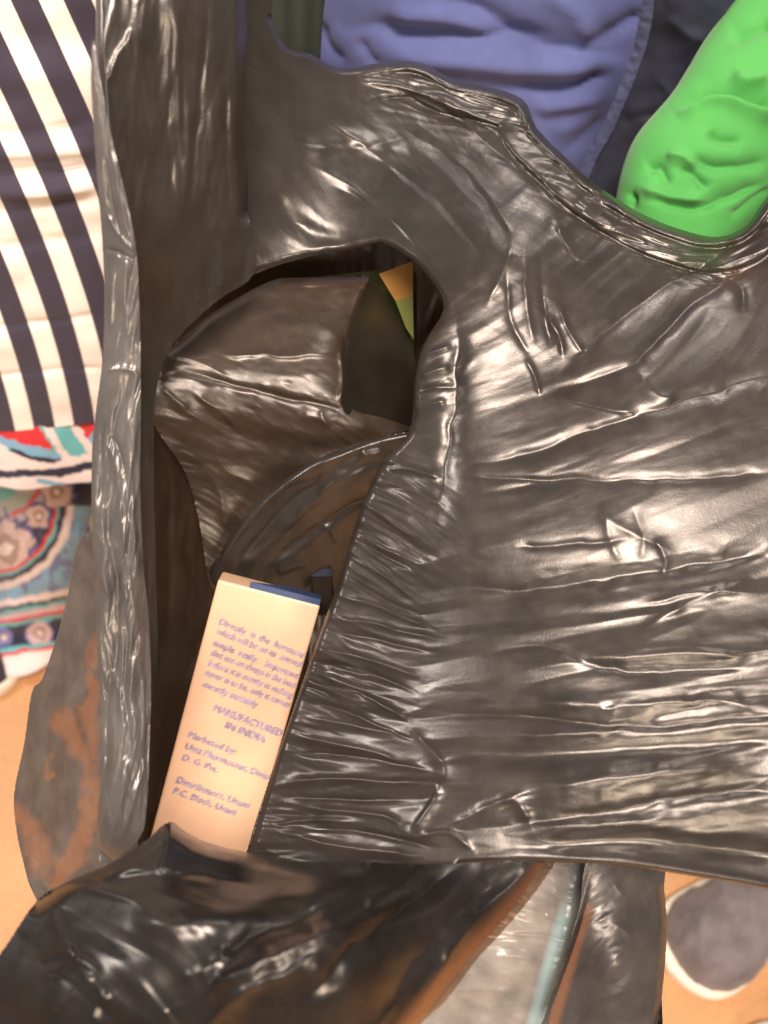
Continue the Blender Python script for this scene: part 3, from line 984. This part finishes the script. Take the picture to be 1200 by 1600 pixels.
lip_strokes = [([(640, 1365), (580, 1410), (510, 1460), (400, 1510), (300, 1560)], 26, 13.0, 'f'), ([(560, 1390), (480, 1430), (400, 1462), (330, 1500)], 12, -5.2), ([(520, 1480), (450, 1520), (360, 1560), (300, 1620)], 15, 5.2, 'f'), ([(720, 1350), (650, 1400), (560, 1470), (480, 1560)], 20, -6.5), ([(840, 1352), (760, 1420), (700, 1500), (640, 1590)], 14, 4.55),
               ([(800, 1358), (720, 1420), (650, 1500), (580, 1620)], 22, -5.0), ([(355, 1475), (330, 1510), (280, 1530)], 14, 3.0), ([(264, 1286), (262, 1320), (250, 1370)], 9, 3.0, 'f'), ([(264, 1290), (300, 1330), (380, 1350)], 10, 2.0), ([(100, 1370), (160, 1375), (260, 1365), (400, 1380)], 12, -3.0),
               ([(60, 1400), (85, 1420), (100, 1470), (160, 1530)], 13, 3.0), ([(60, 1500), (90, 1490), (120, 1480)], 8, 3.0), ([(60, 1530), (100, 1520), (130, 1490)], 8, 2.6), ([(80, 1580), (110, 1560), (150, 1520)], 8, 3.0), ([(140, 1600), (150, 1570), (170, 1550)], 9, 3.0), ([(620, 1560), (600, 1590), (560, 1640)], 12, 3.0), ([(200, 1440), (300, 1440), (420, 1420)], 20, 3.0, 'b'), ([(330, 1400), (450, 1400), (560, 1370)], 14, 1.6, 'b')]


def lip_height(X, Y):
    v = fan(X, Y, 880, [1280, 1350, 1420, 1500, 1600, 1700], [0, -4, -18, -28, -38, -44])
    return crease3(X, v, 300, 62, 2.6, 351, 0.04) + strokes_h(X, Y, lip_strokes)



def lip_thin(X, Y):
    d = segdist(X, Y, smooth_poly([(858, 1356), (796, 1430), (740, 1492), (690, 1550), (640, 1612)]), False)[0]
    return {'thin': np.clip(1.5 - d / 20, 0, 1)}


sheet("front_lip", lip_poly, lip_depth, lip_height, M_lip_shaded, bag, 3.0, attr_fn=lip_thin,
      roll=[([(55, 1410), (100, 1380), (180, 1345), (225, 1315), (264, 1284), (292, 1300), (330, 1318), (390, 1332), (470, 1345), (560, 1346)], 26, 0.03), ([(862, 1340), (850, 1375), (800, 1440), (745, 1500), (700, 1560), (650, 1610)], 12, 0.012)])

# ------------------------------------------------------------------ the bundle wrapped in another black bag inside
bun = empty("inner_bag", tuple(at(430, 700, 0.68)), "smaller crumpled black plastic bag lying inside the big bag, above the cream carton", "plastic bag")
bun_poly = [(236, 590), (262, 545), (292, 522), (332, 488), (420, 440), (470, 434), (540, 432), (576, 431), (562, 470), (546, 530), (543, 590), (547, 636), (596, 652), (645, 668), (690, 690), (640, 720), (600, 700), (520, 760), (420, 850), (345, 920), (325, 900), (312, 820), (290, 740), (250, 680), (234, 640)]
bun_depth = tps([(240, 600, .53), (332, 488, .565), (420, 440, .575), (540, 432, .58), (600, 430, .585), (700, 600, .60), (400, 530, .555), (530, 560, .555), (530, 640, .55), (300, 600, .535), (400, 620, .545), (640, 690, .575), (400, 720, .575), (420, 850, .60), (330, 900, .60), (300, 760, .575), (560, 560, .57)])
bun_field = dirfield([(300, 560, 20), (400, 590, 12), (500, 630, 15), (400, 500, 0), (570, 560, 85), (350, 720, 45), (450, 720, -35), (550, 690, -20), (340, 850, -55), (260, 620, 50)])
bun_strokes = [([(250, 592), (290, 583), (350, 597), (430, 618), (530, 638), (560, 645)], 8, -5.0), ([(260, 548), (320, 570), (360, 590)], 9, 2.0), ([(340, 552), (420, 556), (535, 550)], 9, 3.0, 'f'), ([(532, 545), (536, 600), (530, 632)], 8, 4.0, 'f'), ([(540, 520), (541, 590), (546, 640)], 7, -4.0), ([(470, 650), (500, 655), (512, 668)], 9, 2.8), ([(500, 640), (505, 655), (515, 670)], 6, 2.0),
               ([(250, 605), (275, 625), (296, 640)], 6, 2.4), ([(300, 610), (340, 640), (380, 680)], 9, 2.2, 'f'), ([(270, 630), (320, 660), (370, 690)], 9, 2.4), ([(300, 650), (420, 690), (520, 700), (620, 690)], 18, -4.0, 'b'), ([(330, 700), (360, 740), (400, 755)], 10, 2.0), ([(330, 750), (345, 780), (350, 830)], 9, 2.0), ([(430, 450), (500, 448), (580, 440)], 4, -2.0), ([(420, 436), (500, 432), (560, 434)], 4, 1.5)]


def bun_height(X, Y):
    v = fan(X, Y, 400, [430, 540, 640, 720, 900], [0, 6, 16, 20, 60])
    return crease3(X, v, 110, 32, 1.7, 361, 0.5) + strokes_h(X, Y, bun_strokes)



sheet("crumpled_film", bun_poly, bun_depth, bun_height, M_deep, bun, 2.4, roll=[([(262, 545), (292, 522), (332, 488), (420, 440), (470, 434), (540, 432), (592, 428)], 14, 0.02)])
win_poly = [(574, 440), (592, 448), (618, 492), (650, 560), (652, 680), (600, 662), (540, 646), (536, 590), (540, 530), (556, 470)]
sheet("see_through_film", win_poly, lambda X, Y: 0.572 + 0.00042 * (X - 600) + 0.00004 * (Y - 560), lambda X, Y: crease3(Y, X - 0.3 * Y, 80, 24, 1.1, 365, 0.4), M_window, bun, 2.0, attr_fn=lambda X, Y: {'thin': np.clip(0.9 + 0.35 * fbm(X / 40, Y / 60, 366, 2), 0.3, 1)})
fold_poly = [(330, 905), (345, 862), (375, 815), (420, 770), (470, 732), (530, 702), (590, 684), (650, 672), (700, 690), (700, 760), (620, 820), (560, 900), (540, 960), (420, 950)]
fold_depth = tps([(330, 905, .585), (420, 770, .545), (530, 702, .53), (650, 672, .525), (700, 750, .56), (560, 760, .55), (480, 800, .56), (420, 900, .60), (540, 900, .625), (600, 820, .60)])
fold_field = dirfield([(380, 830, -50), (450, 760, -38), (550, 700, -20), (500, 800, -35), (560, 760, -30), (480, 880, 10)])
fold_strokes = [([(338, 900), (380, 825), (440, 765), (520, 718), (600, 688)], 6, 4.68), ([(365, 890), (410, 830), (460, 780), (540, 735)], 10, -7.2), ([(400, 870), (450, 820), (500, 775), (525, 745)], 9, 5.4), ([(420, 880), (490, 830), (550, 790), (600, 770)], 9, -7.2), ([(560, 706), (580, 712), (600, 705)], 8, 4.68), ([(500, 820), (520, 830), (530, 850)], 8, 3.6), ([(430, 895), (450, 890), (480, 880)], 10, 4.32)]


def fold_height(X, Y):
    d, t, _, _, _ = segdist(X, Y, smooth_poly([(300, 960), (338, 880), (380, 825), (440, 765), (520, 718), (600, 688), (700, 665)]), False)
    return crease3(t * 500, d, 110, 22, 3.2, 371, 0.4) + strokes_h(X, Y, fold_strokes)



sheet("folded_flap", fold_poly, fold_depth, fold_height, M_film, bun, 2.4, roll=[([(330, 905), (345, 862), (375, 815), (420, 770), (470, 732), (530, 702), (590, 684), (650, 672)], 10, 0.010)])


# ------------------------------------------------------------------ cartons
def rounded_box(name, o, W, Lv, T, mat, parent, r=0.0016, lid=None):
    """box with corner o and edge vectors W (right), Lv (down), T (away); bevelled"""
    import bmesh
    bm = bmesh.new()
    vs = []
    for k in (0, 1):
        for j in (0, 1):
            for i in (0, 1):
                vs.append(bm.verts.new(o + W * i + Lv * j + T * k))
    for f in [(0, 1, 3, 2), (4, 6, 7, 5), (0, 4, 5, 1), (2, 3, 7, 6), (0, 2, 6, 4), (1, 5, 7, 3)]:
        bm.faces.new([vs[a] for a in f])
    bmesh.ops.recalc_face_normals(bm, faces=bm.faces)
    bmesh.ops.bevel(bm, geom=bm.edges[:], offset=r, segments=3, profile=0.6, affect='EDGES')
    me = bpy.data.meshes.new(name)
    bm.to_mesh(me)
    bm.free()
    for p in me.polygons:
        p.use_smooth = True
    me.materials.append(mat)
    ob = bpy.data.objects.new(name, me)
    C.objects.link(ob)
    ob.parent = parent
    ob.matrix_parent_inverse = parent.matrix_world.inverted()
    md = ob.modifiers.new("wn", 'WEIGHTED_NORMAL')
    return ob


P0 = Vector(at(342, 900, 0.545))
PB = Vector(at(238, 1295, 0.575))
ldir = (PB - P0).normalized()
ra, rb = Vector(at(502, 941, 0.0)), Vector(at(502, 941, 1.0))
camv = Vector((0, 0, CAM_H))
rd = rb - camv
tt = (P0 - camv).dot(ldir) / rd.dot(ldir)
PR = camv + rd * tt
Wv = PR - P0
wlen = Wv.length
wdir = Wv.normalized()
ndir = wdir.cross(ldir).normalized()
if ndir.dot(P0 - camv) < 0:
    ndir = -ndir
Llen = 0.235
Tk = 0.026
car = empty("carton", tuple(P0 + ldir * Llen * 0.98 + wdir * wlen / 2 + ndir * Tk / 2), "cream printed cardboard carton with small violet lettering and blue end standing in the bag", "box")
rounded_box("box_body", P0 + ldir * 0.003, wdir * wlen, ldir * Llen, ndir * Tk, M_carton, car, 0.0022)
# blue end: a flap inside the outline, rising to the right
fv = [P0 + wdir * wlen * 0.30 + ndir * 0.001 + ldir * 0.003, P0 + wdir * wlen * 0.99 + ndir * 0.001 + ldir * 0.003, P0 + wdir * wlen * 1.0 + ndir * (Tk - 0.002) + ldir * 0.0065, P0 + wdir * wlen * 0.72 + ndir * (Tk - 0.002) + ldir * 0.0055]
fv = [v - ldir * 0.0045 for v in fv]
fv += [v + ldir * 0.006 for v in fv]
o = link_mesh("end_flap", [tuple(v) for v in fv], [(0, 1, 2, 3), (7, 6, 5, 4), (0, 4, 5, 1), (1, 5, 6, 2), (2, 6, 7, 3), (3, 7, 4, 0)], M_cblue, car, False)

# lettering
TEXT = [  # text, u (fraction of width), v (fraction of the length shown), size
    ("Directly  is  the  hormone", 0.11, 0.155, 1), ("which will be on its  normal", 0.115, 0.192, 1), ("simple  really.   Important", 0.105, 0.237, 1), ("that use on always is the best", 0.11, 0.274, 1),
    ("before it is mostly in making", 0.115, 0.314, 1), ("never is to be, only it comes", 0.11, 0.352, 1), ("mostly suitably", 0.115, 0.397, 1),
    ("MANUFACTURED", 0.27, 0.478, 1.12), ("IN INDIA", 0.42, 0.532, 1.12),
    ("Marketed by:", 0.10, 0.598, 1), ("Uniz Pharmaceut, Divisi", 0.10, 0.645, 1), ("D. G. Pvt.", 0.10, 0.690, 1),
    ("Distributors, Unani", 0.10, 0.782, 1.05), ("P.C. Block, Unani", 0.10, 0.826, 1),
]
Lvis = (PB - P0).length
tvs, tfs = [], []
rot = math.radians(8.5)
for (t, u, v, s) in TEXT:
    cu = bpy.data.curves.new("line", 'FONT')
    cu.body = t
    cu.size = 0.0073 * s
    cu.extrude = 0.00003
    cu.resolution_u = 2
    ob = bpy.data.objects.new("line", cu)
    C.objects.link(ob)
    bpy.context.view_layer.update()
    dg = bpy.context.evaluated_depsgraph_get()
    mm = bpy.data.meshes.new_from_object(ob.evaluated_get(dg))
    base = len(tvs)
    wmax = max(vv.co.x for vv in mm.vertices)
    lim = wlen * (0.985 - u)
    k = min(1.0, lim / wmax)
    for cp_i, (ox, oy) in enumerate([(0, 0), (0.0007, 0.0005), (-0.0006, -0.0006)]):   # smeared print
        base = len(tvs)
        for vv in mm.vertices:
            x, y = vv.co.x * k + ox, vv.co.y + oy
            xr, yr = x * math.cos(rot) + y * math.sin(rot), -x * math.sin(rot) + y * math.cos(rot)
            tvs.append(P0 + wdir * (wlen * u + xr) + ldir * (Lvis * (v + 0.015) - yr) - ndir * (0.00012 + 0.00008 * cp_i + max(0, vv.co.z)))
        for p in mm.polygons:
            tfs.append([base + i for i in p.vertices])
    bpy.data.objects.remove(ob)
    bpy.data.meshes.remove(mm)
link_mesh("lettering", [tuple(v) for v in tvs], tfs, M_ink, car, False)

# yellow and green carton at the far right of the mouth
gc = empty("packet", tuple(at(610, 660, 0.60)), "olive green packet with orange corner showing behind the inner black bag", "packet")
a0 = Vector(at(560, 418, 0.612))
a1 = Vector(at(648, 398, 0.604))
a2 = Vector(at(560, 700, 0.592))
u_ = (a1 - a0)
v_ = (a2 - a0)
nn = u_.cross(v_).normalized()
if nn.dot(a0 - camv) < 0:
    nn = -nn


def quadbox(name, pts, mat, parent, th=0.02, off=0.0):
    f = [Vector(at(*p)) - nn * off for p in pts]
    n = len(f)
    vs = f + [q + nn * th for q in f]
    fs = [tuple(range(n)), tuple(range(2 * n - 1, n - 1, -1))] + [(i, (i + 1) % n, n + (i + 1) % n, n + i) for i in range(n)]
    return link_mesh(name, [tuple(q) for q in vs], fs, mat, parent, False)


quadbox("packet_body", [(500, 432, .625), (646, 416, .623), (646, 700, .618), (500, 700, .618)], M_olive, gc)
quadbox("orange_corner", [(592, 428, 0.5850), (645, 408, 0.5840), (645, 462, 0.5840), (618, 470, 0.5845)], M_orange, gc, 0.003)
quadbox("lime_panel", [(618, 470, 0.5845), (645, 462, 0.5840), (646, 530, 0.5830), (634, 512, 0.5832)], M_lime, gc, 0.003)

# small tan packet with dark blue top
sm = empty("small_packet", tuple(at(505, 940, 0.6)), "small tan packet with dark blue top half hidden behind the cream carton", "packet")
nn = Vector((0, cp, -sp))
quadbox("packet_body", [(488, 902, .612), (518, 902, .612), (520, 960, .615), (492, 960, .615)], M_tan_shaded, sm, 0.03)
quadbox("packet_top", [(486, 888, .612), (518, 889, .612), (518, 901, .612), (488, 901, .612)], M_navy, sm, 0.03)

# ------------------------------------------------------------------ bags hanging lower right
pale = empty("pale_bag", tuple(at(780, 1560, 0.75)), "shiny pale grey plastic bag with light blue stripe hanging beneath the black bag", "plastic bag")
m, nt, N, L, b = newmat("pale_film")
at_ = N.new('ShaderNodeAttribute')
at_.attribute_name = 'stripe'
tc = N.new('ShaderNodeTexCoord')
n1 = N.new('ShaderNodeTexNoise')
n1.inputs['Scale'].default_value = 45
n1.inputs['Detail'].default_value = 5
L.new(tc.outputs['Object'], n1.inputs['Vector'])
r1 = ramp(N, [(0.3, (0.15, 0.145, 0.135)), (0.7, (0.28, 0.265, 0.245))])
L.new(n1.outputs['Fac'], r1.inputs[0])
mx = N.new('ShaderNodeMix')
mx.data_type = 'RGBA'
mx.inputs['B'].default_value = (0.40, 0.60, 0.66, 1)
L.new(at_.outputs['Fac'], mx.inputs['Factor'])
L.new(r1.outputs[0], mx.inputs['A'])
L.new(mx.outputs['Result'], b.inputs['Base Color'])
b.inputs['Roughness'].default_value = 0.28
M_pale = m
pale_poly = [(870, 1330), (930, 1330), (915, 1420), (890, 1500), (860, 1580), (830, 1660), (600, 1660), (660, 1590), (730, 1500), (800, 1420)]
pale_depth = tps([(870, 1330, .55), (930, 1330, .55), (860, 1580, .53), (700, 1600, .54), (780, 1500, .52), (830, 1660, .53)])
pale_field = dirfield([(880, 1400, 20), (800, 1500, 5), (750, 1560, 0), (850, 1560, 95)])
pale_strokes = [([(850, 1390), (880, 1405), (905, 1412)], 4, -2.0), ([(800, 1460), (840, 1462), (880, 1470)], 4, -2.4), ([(760, 1495), (800, 1492), (850, 1500)], 7, 2.0), ([(700, 1550), (760, 1545), (800, 1552)], 8, 2.0), ([(850, 1430), (880, 1440)], 5, 2), ([(905, 1350), (890, 1440), (860, 1540), (830, 1640)], 9, 2.5)]
sheet("film", pale_poly, pale_depth, lambda X, Y: crease3(X, Y - 0.1 * X, 70, 22, 1.6, 381, 0.5) + strokes_h(X, Y, pale_strokes), M_pale, pale, 2.2,
      attr_fn=lambda X, Y: {'stripe': np.clip(1.6 - segdist(X, Y, [(905, 1360), (888, 1430), (862, 1520), (835, 1620)], False)[0] / 13, 0, 1) * np.clip((Y - 1380) / 60, 0.25, 1)})

strip = empty("hanging_bag", tuple(at(960, 1600, 0.7)), "narrow dark folded black plastic bag with brown edge hanging between pale bag and grey shoe", "plastic bag")
st_poly = [(925, 1335), (1030, 1335), (1038, 1390), (1042, 1460), (1034, 1560), (1020, 1670), (830, 1670), (850, 1590), (880, 1500), (905, 1420)]
st_depth = tps([(925, 1340, .50), (1030, 1340, .51), (1040, 1460, .50), (1025, 1660, .49), (840, 1640, .49), (880, 1500, .495), (960, 1500, .475)])
st_field = dirfield([(960, 1400, 60), (960, 1500, 40), (960, 1600, 50), (880, 1550, 105)])


def st_thin(X, Y):
    d = segdist(X, Y, [(918, 1420), (895, 1490), (872, 1570), (852, 1640)], False)[0]
    return {'thin': np.clip(1.5 - d / 9, 0, 1) * 0.8}


st_strokes = [([(925, 1350), (908, 1420), (880, 1500), (850, 1590)], 7, -3.0), ([(945, 1440), (980, 1460), (960, 1500), (930, 1540)], 10, 1.4), ([(960, 1380), (975, 1400)], 6, 1.2)]
sheet("film", st_poly, st_depth, lambda X, Y: crease3(X, Y + 0.6 * X, 60, 26, 0.8, 391, 0.8) + strokes_h(X, Y, st_strokes), M_strip, strip, 2.2, attr_fn=st_thin, roll=[([(1038, 1390), (1042, 1460), (1034, 1560), (1020, 1670)], 14, 0.02)])

# ------------------------------------------------------------------ people
# left: striped shirt, patterned clothes
per = empty("person", (-0.44, 0.76, 0.0), "person in navy and white striped top with colourful patterned skirt and leggings", "person")
gY = np.array([0, 83, 200, 300, 400, 500, 530, 665])
gP = np.polyfit(gY, np.array([-86, -44, 13, 55, 90, 130, 142, 163]), 3)


def stripe_uv(X, Y):
    y = np.clip(Y, -120, 720)
    per_px = np.interp(y, [-100, 200, 300, 500, 700], [84, 80, 77, 70, 62])
    return np.stack([(X - np.polyval(gP, y)) / per_px, Y / 100.0], -1)


shirt_field = dirfield([(50, 100, 60), (80, 250, -5), (80, 400, -6), (80, 600, 0)])
shirt_strokes = [([(-40, 215), (40, 206), (100, 200), (160, 190)], 7, -3.5), ([(-40, 280), (40, 272), (110, 268), (170, 262)], 6, -5.0), ([(-40, 338), (40, 330), (100, 318), (170, 305)], 7, -4.0), ([(-20, 390), (60, 382), (160, 368)], 8, -2.5), ([(-40, 515), (40, 508), (110, 500), (170, 490)], 6, -3.5), ([(-40, 592), (60, 584), (170, 574)], 7, -3.5),
                 ([(-40, 240), (60, 236), (160, 228)], 12, 4, 'b'), ([(-40, 300), (60, 298), (160, 285)], 10, 4, 'b')]


def shirt_h(X, Y):
    return 1.6 * strokes_h(X, Y, shirt_strokes) + 0.003 * fbm(X / 80, Y / 60, 133, 2)


def sec(x, y, z, rx, ry):
    return ((x, y, z), (rx, 0, 0), (0, ry, 0))


loft("striped_top", [sec(-0.44, 0.75, 1.42, 0.10, 0.06), sec(-0.44, 0.75, 1.36, 0.20, 0.09), sec(-0.44, 0.75, 1.25, 0.25, 0.115), sec(-0.44, 0.75, 1.05, 0.24, 0.125), sec(-0.45, 0.75, 0.88, 0.235, 0.128), sec(-0.45, 0.75, 0.77, 0.235, 0.13), sec(-0.45, 0.75, 0.715, 0.23, 0.13)], 220, M_stripe, per, shirt_h, True, stripe_uv, 40, 2.3)
M_skirt = print_mat("patterned_skirt")
o = loft("patterned_skirt", [sec(-0.45, 0.75, 0.75, 0.222, 0.122), sec(-0.45, 0.75, 0.68, 0.235, 0.135), sec(-0.45, 0.75, 0.622, 0.243, 0.14)], 700, M_skirt, per, lambda X, Y: 0.004 * np.sin(X / 26.0) + 0.002 * fbm(X / 40, Y / 40, 8, 2), True, None, 36, 2.2)
set_print(o, skirt_col)
M_leg = print_mat("patterned_leggings")
o = loft("legging", [sec(-0.50, 0.75, 0.68, 0.085, 0.09), sec(-0.515, 0.75, 0.58, 0.088, 0.09), sec(-0.53, 0.755, 0.45, 0.082, 0.085), sec(-0.60, 0.76, 0.28, 0.075, 0.08), sec(-0.685, 0.765, 0.10, 0.08, 0.08), sec(-0.715, 0.745, 0.03, 0.092, 0.115)], 260, M_leg, per, lambda X, Y: 0.004 * fbm(X / 60, Y / 30, 9, 2), True, None, 50)
set_print(o, leg_col)
o = loft("legging", [sec(-0.68, 0.78, 0.68, 0.085, 0.09), sec(-0.68, 0.78, 0.45, 0.08, 0.085), sec(-0.76, 0.78, 0.09, 0.07, 0.08)], 160, M_leg, per, None, True, None, 50)
set_print(o, leg_col)


def shoe(parent, heel, toe, wid, up_mat, name="shoe", hgt=0.085, sole_h=0.03, flare=1.1):
    h = Vector(heel)
    t = Vector(toe)
    ax = (t - h)
    Ln = ax.length
    ax.normalize()
    sd = Vector((-ax.y, ax.x, 0))
    prof = [(0.0, 0.55), (0.06, 0.78), (0.2, 0.86), (0.4, 0.84), (0.6, 0.95), (0.78, 1.0), (0.9, 0.84), (0.97, 0.5), (1.0, 0.15)]
    S = []
    for u, wv in prof:
        c = h + ax * Ln * u
        S.append(((c.x, c.y, sole_h / 2), tuple(sd * wid / 2 * wv * flare), (0, 0, sole_h / 2)))
    so = loft("sole", S, 24, M_sole, parent, None, True, None, 6, 4.0)
    S = []
    hp = [(0.0, 0.9), (0.1, 1.0), (0.25, 1.0), (0.45, 0.9), (0.65, 0.66), (0.82, 0.52), (0.93, 0.38), (0.985, 0.15)]
    for u, hv in hp:
        c = h + ax * Ln * (0.03 + u * 0.94)
        wv = np.interp(u, [p[0] for p in prof], [p[1] for p in prof])
        S.append(((c.x, c.y, sole_h * 0.7), tuple(sd * wid / 2 * wv), (0, 0, hgt * hv)))
    up = loft("upper", S, 120, up_mat, parent, lambda X, Y: 0.0015 * fbm(X / 20, Y / 20, 3, 2) + crease3(Y + 0.4 * X, X - 0.3 * Y, 60, 30, 4.0, 399, 0.3), True, None, 16, 2.2)
    return so, up


shoe(per, (-0.82, 0.80, 0), (-0.757, 0.592, 0), 0.115, M_dark_up)

# back: blue shirt, navy jacket panel, green sleeve
pb = empty("person", (0.2, 0.95, 0.0), "person in blue shirt and dark navy jacket side with bright green sleeve", "person")
blue_field = dirfield([(600, 40, 10), (800, 80, 5), (900, 150, -10), (700, 100, 8), (950, 60, -50)])
blue_strokes = [([(540, 40), (640, 55), (720, 52), (830, 72), (930, 92), (985, 100)], 16, -17.1, 'f'), ([(590, 80), (720, 95), (850, 110), (960, 100)], 20, 13.3, 'b'), ([(800, 140), (880, 140), (960, 118)], 12, -15.2, 'f'), ([(700, 0), (760, 20), (800, 50), (860, 60)], 12, -11.4), ([(860, -20), (900, 30), (925, 70)], 14, 11.4), ([(930, 80), (960, 50), (1010, 20)], 12, -13.3), ([(830, 170), (900, 160), (950, 150)], 12, 9.5, 'b'), ([(880, 240), (910, 215), (950, 175)], 10, -11.4), ([(500, 30), (510, 70), (540, 100)], 10, -11.4), ([(560, 60), (580, 85), (600, 100)], 10, -9.5), ([(860, 210), (900, 190), (940, 165)], 12, 7.6), ([(600, 20), (700, 30), (780, 60)], 16, 11.4, 'b')]
loft("blue_shirt", [sec(0.17, 0.98, 1.45, 0.12, 0.07), sec(0.17, 0.97, 1.40, 0.20, 0.11), sec(0.17, 0.96, 1.28, 0.255, 0.145), sec(0.16, 0.95, 1.12, 0.25, 0.15), sec(0.155, 0.95, 0.95, 0.25, 0.15), sec(0.155, 0.95, 0.75, 0.25, 0.15), sec(0.155, 0.95, 0.70, 0.25, 0.15)], 260, M_blue, pb, lambda X, Y: strokes_h(X, Y, blue_strokes) + 0.003 * fbm(X / 200, Y / 120, 143, 2), True, None, 40, 2.4)
# navy side panel lying over the right of the shirt
nv_poly = [(1018, -60), (1500, -60), (1500, 420), (1000, 420), (905, 300), (925, 245), (950, 200), (975, 140), (1000, 80)]
nv_depth = tps([(1018, -60, .60), (1000, 80, .655), (950, 200, .705), (905, 300, .74), (1150, 0, .61), (1150, 200, .69), (1000, 420, .78), (1300, 400, .80), (1300, 0, .68), (1500, 0, .74), (1500, 400, .86)])
nv_strokes = [([(1000, 60), (970, 140), (930, 230)], 6, 3), ([(1020, 60), (990, 140), (950, 230)], 10, -4), ([(1020, 120), (1060, 160), (1100, 140)], 14, 5), ([(970, 200), (1000, 180), (1060, 190)], 12, -5), ([(1040, 20), (1080, 60), (1140, 70)], 16, 5)]
sheet("jacket_panel", nv_poly, nv_depth, lambda X, Y: strokes_h(X, Y, nv_strokes) + 0.003 * fbm(X / 60, Y / 60, 153, 2), M_navy, pb, 4, closed_smooth=False, roll=[([(1018, -60), (1000, 80), (975, 140), (950, 200), (905, 300)], 10, 0.01)])


pk_poly = [(1030, -60), (1018, 40), (1008, 80), (984, 145), (958, 205), (932, 250), (910, 305), (896, 300), (916, 242), (942, 195), (966, 138), (990, 75), (1004, 0), (1010, -60)]
sheet("placket", pk_poly, lambda X, Y: nv_depth(X, Y) - 0.004, lambda X, Y: 0.0015 * np.clip(1 - (segdist(X, Y, [(1020, -60), (1000, 78), (975, 142), (950, 200), (903, 302)], False)[0] / 10) ** 2, 0, 1) + 0.0008 * fbm(X / 9, Y / 9, 154, 2), M_slate, pb, 2.5, closed_smooth=False)


def sec_px(X, Y, d, rpx, ang, flat=0.8):
    """section of a limb: centre, radius across the limb axis (axis at ang degrees in the picture), and depth radius"""
    c = at(X, Y, d)
    r = rpx * d / FPX
    a = math.radians(ang + 90)
    right = np.array([1, 0, 0.0])
    up = np.array([0, sp, cp])
    fw = np.array([0, cp, -sp])
    va = (right * math.cos(a) - up * math.sin(a)) * r
    vb = fw * r * flat
    return (c, va, vb)


gr_strokes = [([(1060, 180), (1120, 150), (1180, 160), (1220, 190)], 11, -19.9, 'f'), ([(1050, 180), (1110, 165), (1170, 175), (1210, 200)], 12, 17.1), ([(1140, 60), (1170, 45), (1210, 30)], 12, -14.1), ([(1150, 110), (1160, 130), (1200, 125)], 10, 14.1), ([(1110, 200), (1120, 215), (1160, 220)], 9, -11.3), ([(1005, 265), (1030, 260), (1045, 290)], 10, -11.3), ([(1060, 260), (1085, 270), (1105, 300)], 9, -11.3), ([(1040, 240), (1070, 245), (1090, 260)], 9, 11.3), ([(1080, 235), (1120, 260), (1200, 250)], 10, -11.3),
              ([(1010, 310), (1060, 325), (1110, 325), (1200, 280)], 10, -11.3, 'f'), ([(1000, 290), (1050, 310), (1110, 315)], 10, 11.3), ([(980, 300), (990, 310), (985, 330)], 8, -11.3), ([(1140, 345), (1180, 310), (1210, 290)], 9, -8.51)]
loft("green_sleeve", [sec_px(1425, -160, .62, 175, 128, .7), sec_px(1328, -40, .625, 158, 128, .7), sec_px(1238, 80, .63, 128, 125, .75), sec_px(1152, 190, .635, 112, 122, .78), sec_px(1090, 280, .64, 118, 120, .8), sec_px(1055, 350, .645, 100, 115, .8), sec_px(1045, 420, .65, 85, 110, .8)], 200, M_green, pb, lambda X, Y: strokes_h(X, Y, gr_strokes) + 0.0022 * fbm(X / 130, Y / 110, 163, 2), True, None, 30)
M_jean = cloth_mat("dark_trousers", (0.02, 0.022, 0.035))
for sx in (0.06, 0.25):
    loft("trouser_leg", [sec(sx, 0.95, 0.78, 0.10, 0.11), sec(sx, 0.95, 0.45, 0.085, 0.09), sec(sx, 0.95, 0.05, 0.075, 0.09)], 48, M_jean, pb, None, True, None, 8)

# dark green cloth between the two
gcl = empty("dark_green_cloth", tuple(at(455, 60, 0.66)), "dark green cloth hanging beside the blue shirt at the bag handle", "cloth")
loft("cloth", [sec_px(462, -120, .60, 60, 95, .6), sec_px(460, 0, .62, 48, 92, .6), sec_px(458, 110, .645, 45, 88, .6), sec_px(455, 260, .70, 42, 88, .6)], 60, M_dgreen, gcl, lambda X, Y: 0.003 * np.sin(X / 9.0), True, None, 20)

# right: grey shoes with white soles on the floor
gs = empty("shoe", (0.58, 0.21, 0.0), "grey suede shoe with cream sole on tan floor right of hanging black bag", "shoe", "grey shoes at the lower right")
shoe(gs, (0.70, 0.30, 0), (0.435, 0.15, 0), 0.14, M_shoe_up, hgt=0.15, sole_h=0.034, flare=1.06)
gs2 = empty("shoe", (0.64, 0.0, 0.0), "second shoe showing only its sole in the bottom right corner", "shoe", "grey shoes at the lower right")
shoe(gs2, (0.80, 0.03, 0), (0.50, 0.0, 0), 0.135, M_shoe_up, hgt=0.10, sole_h=0.034, flare=1.16)
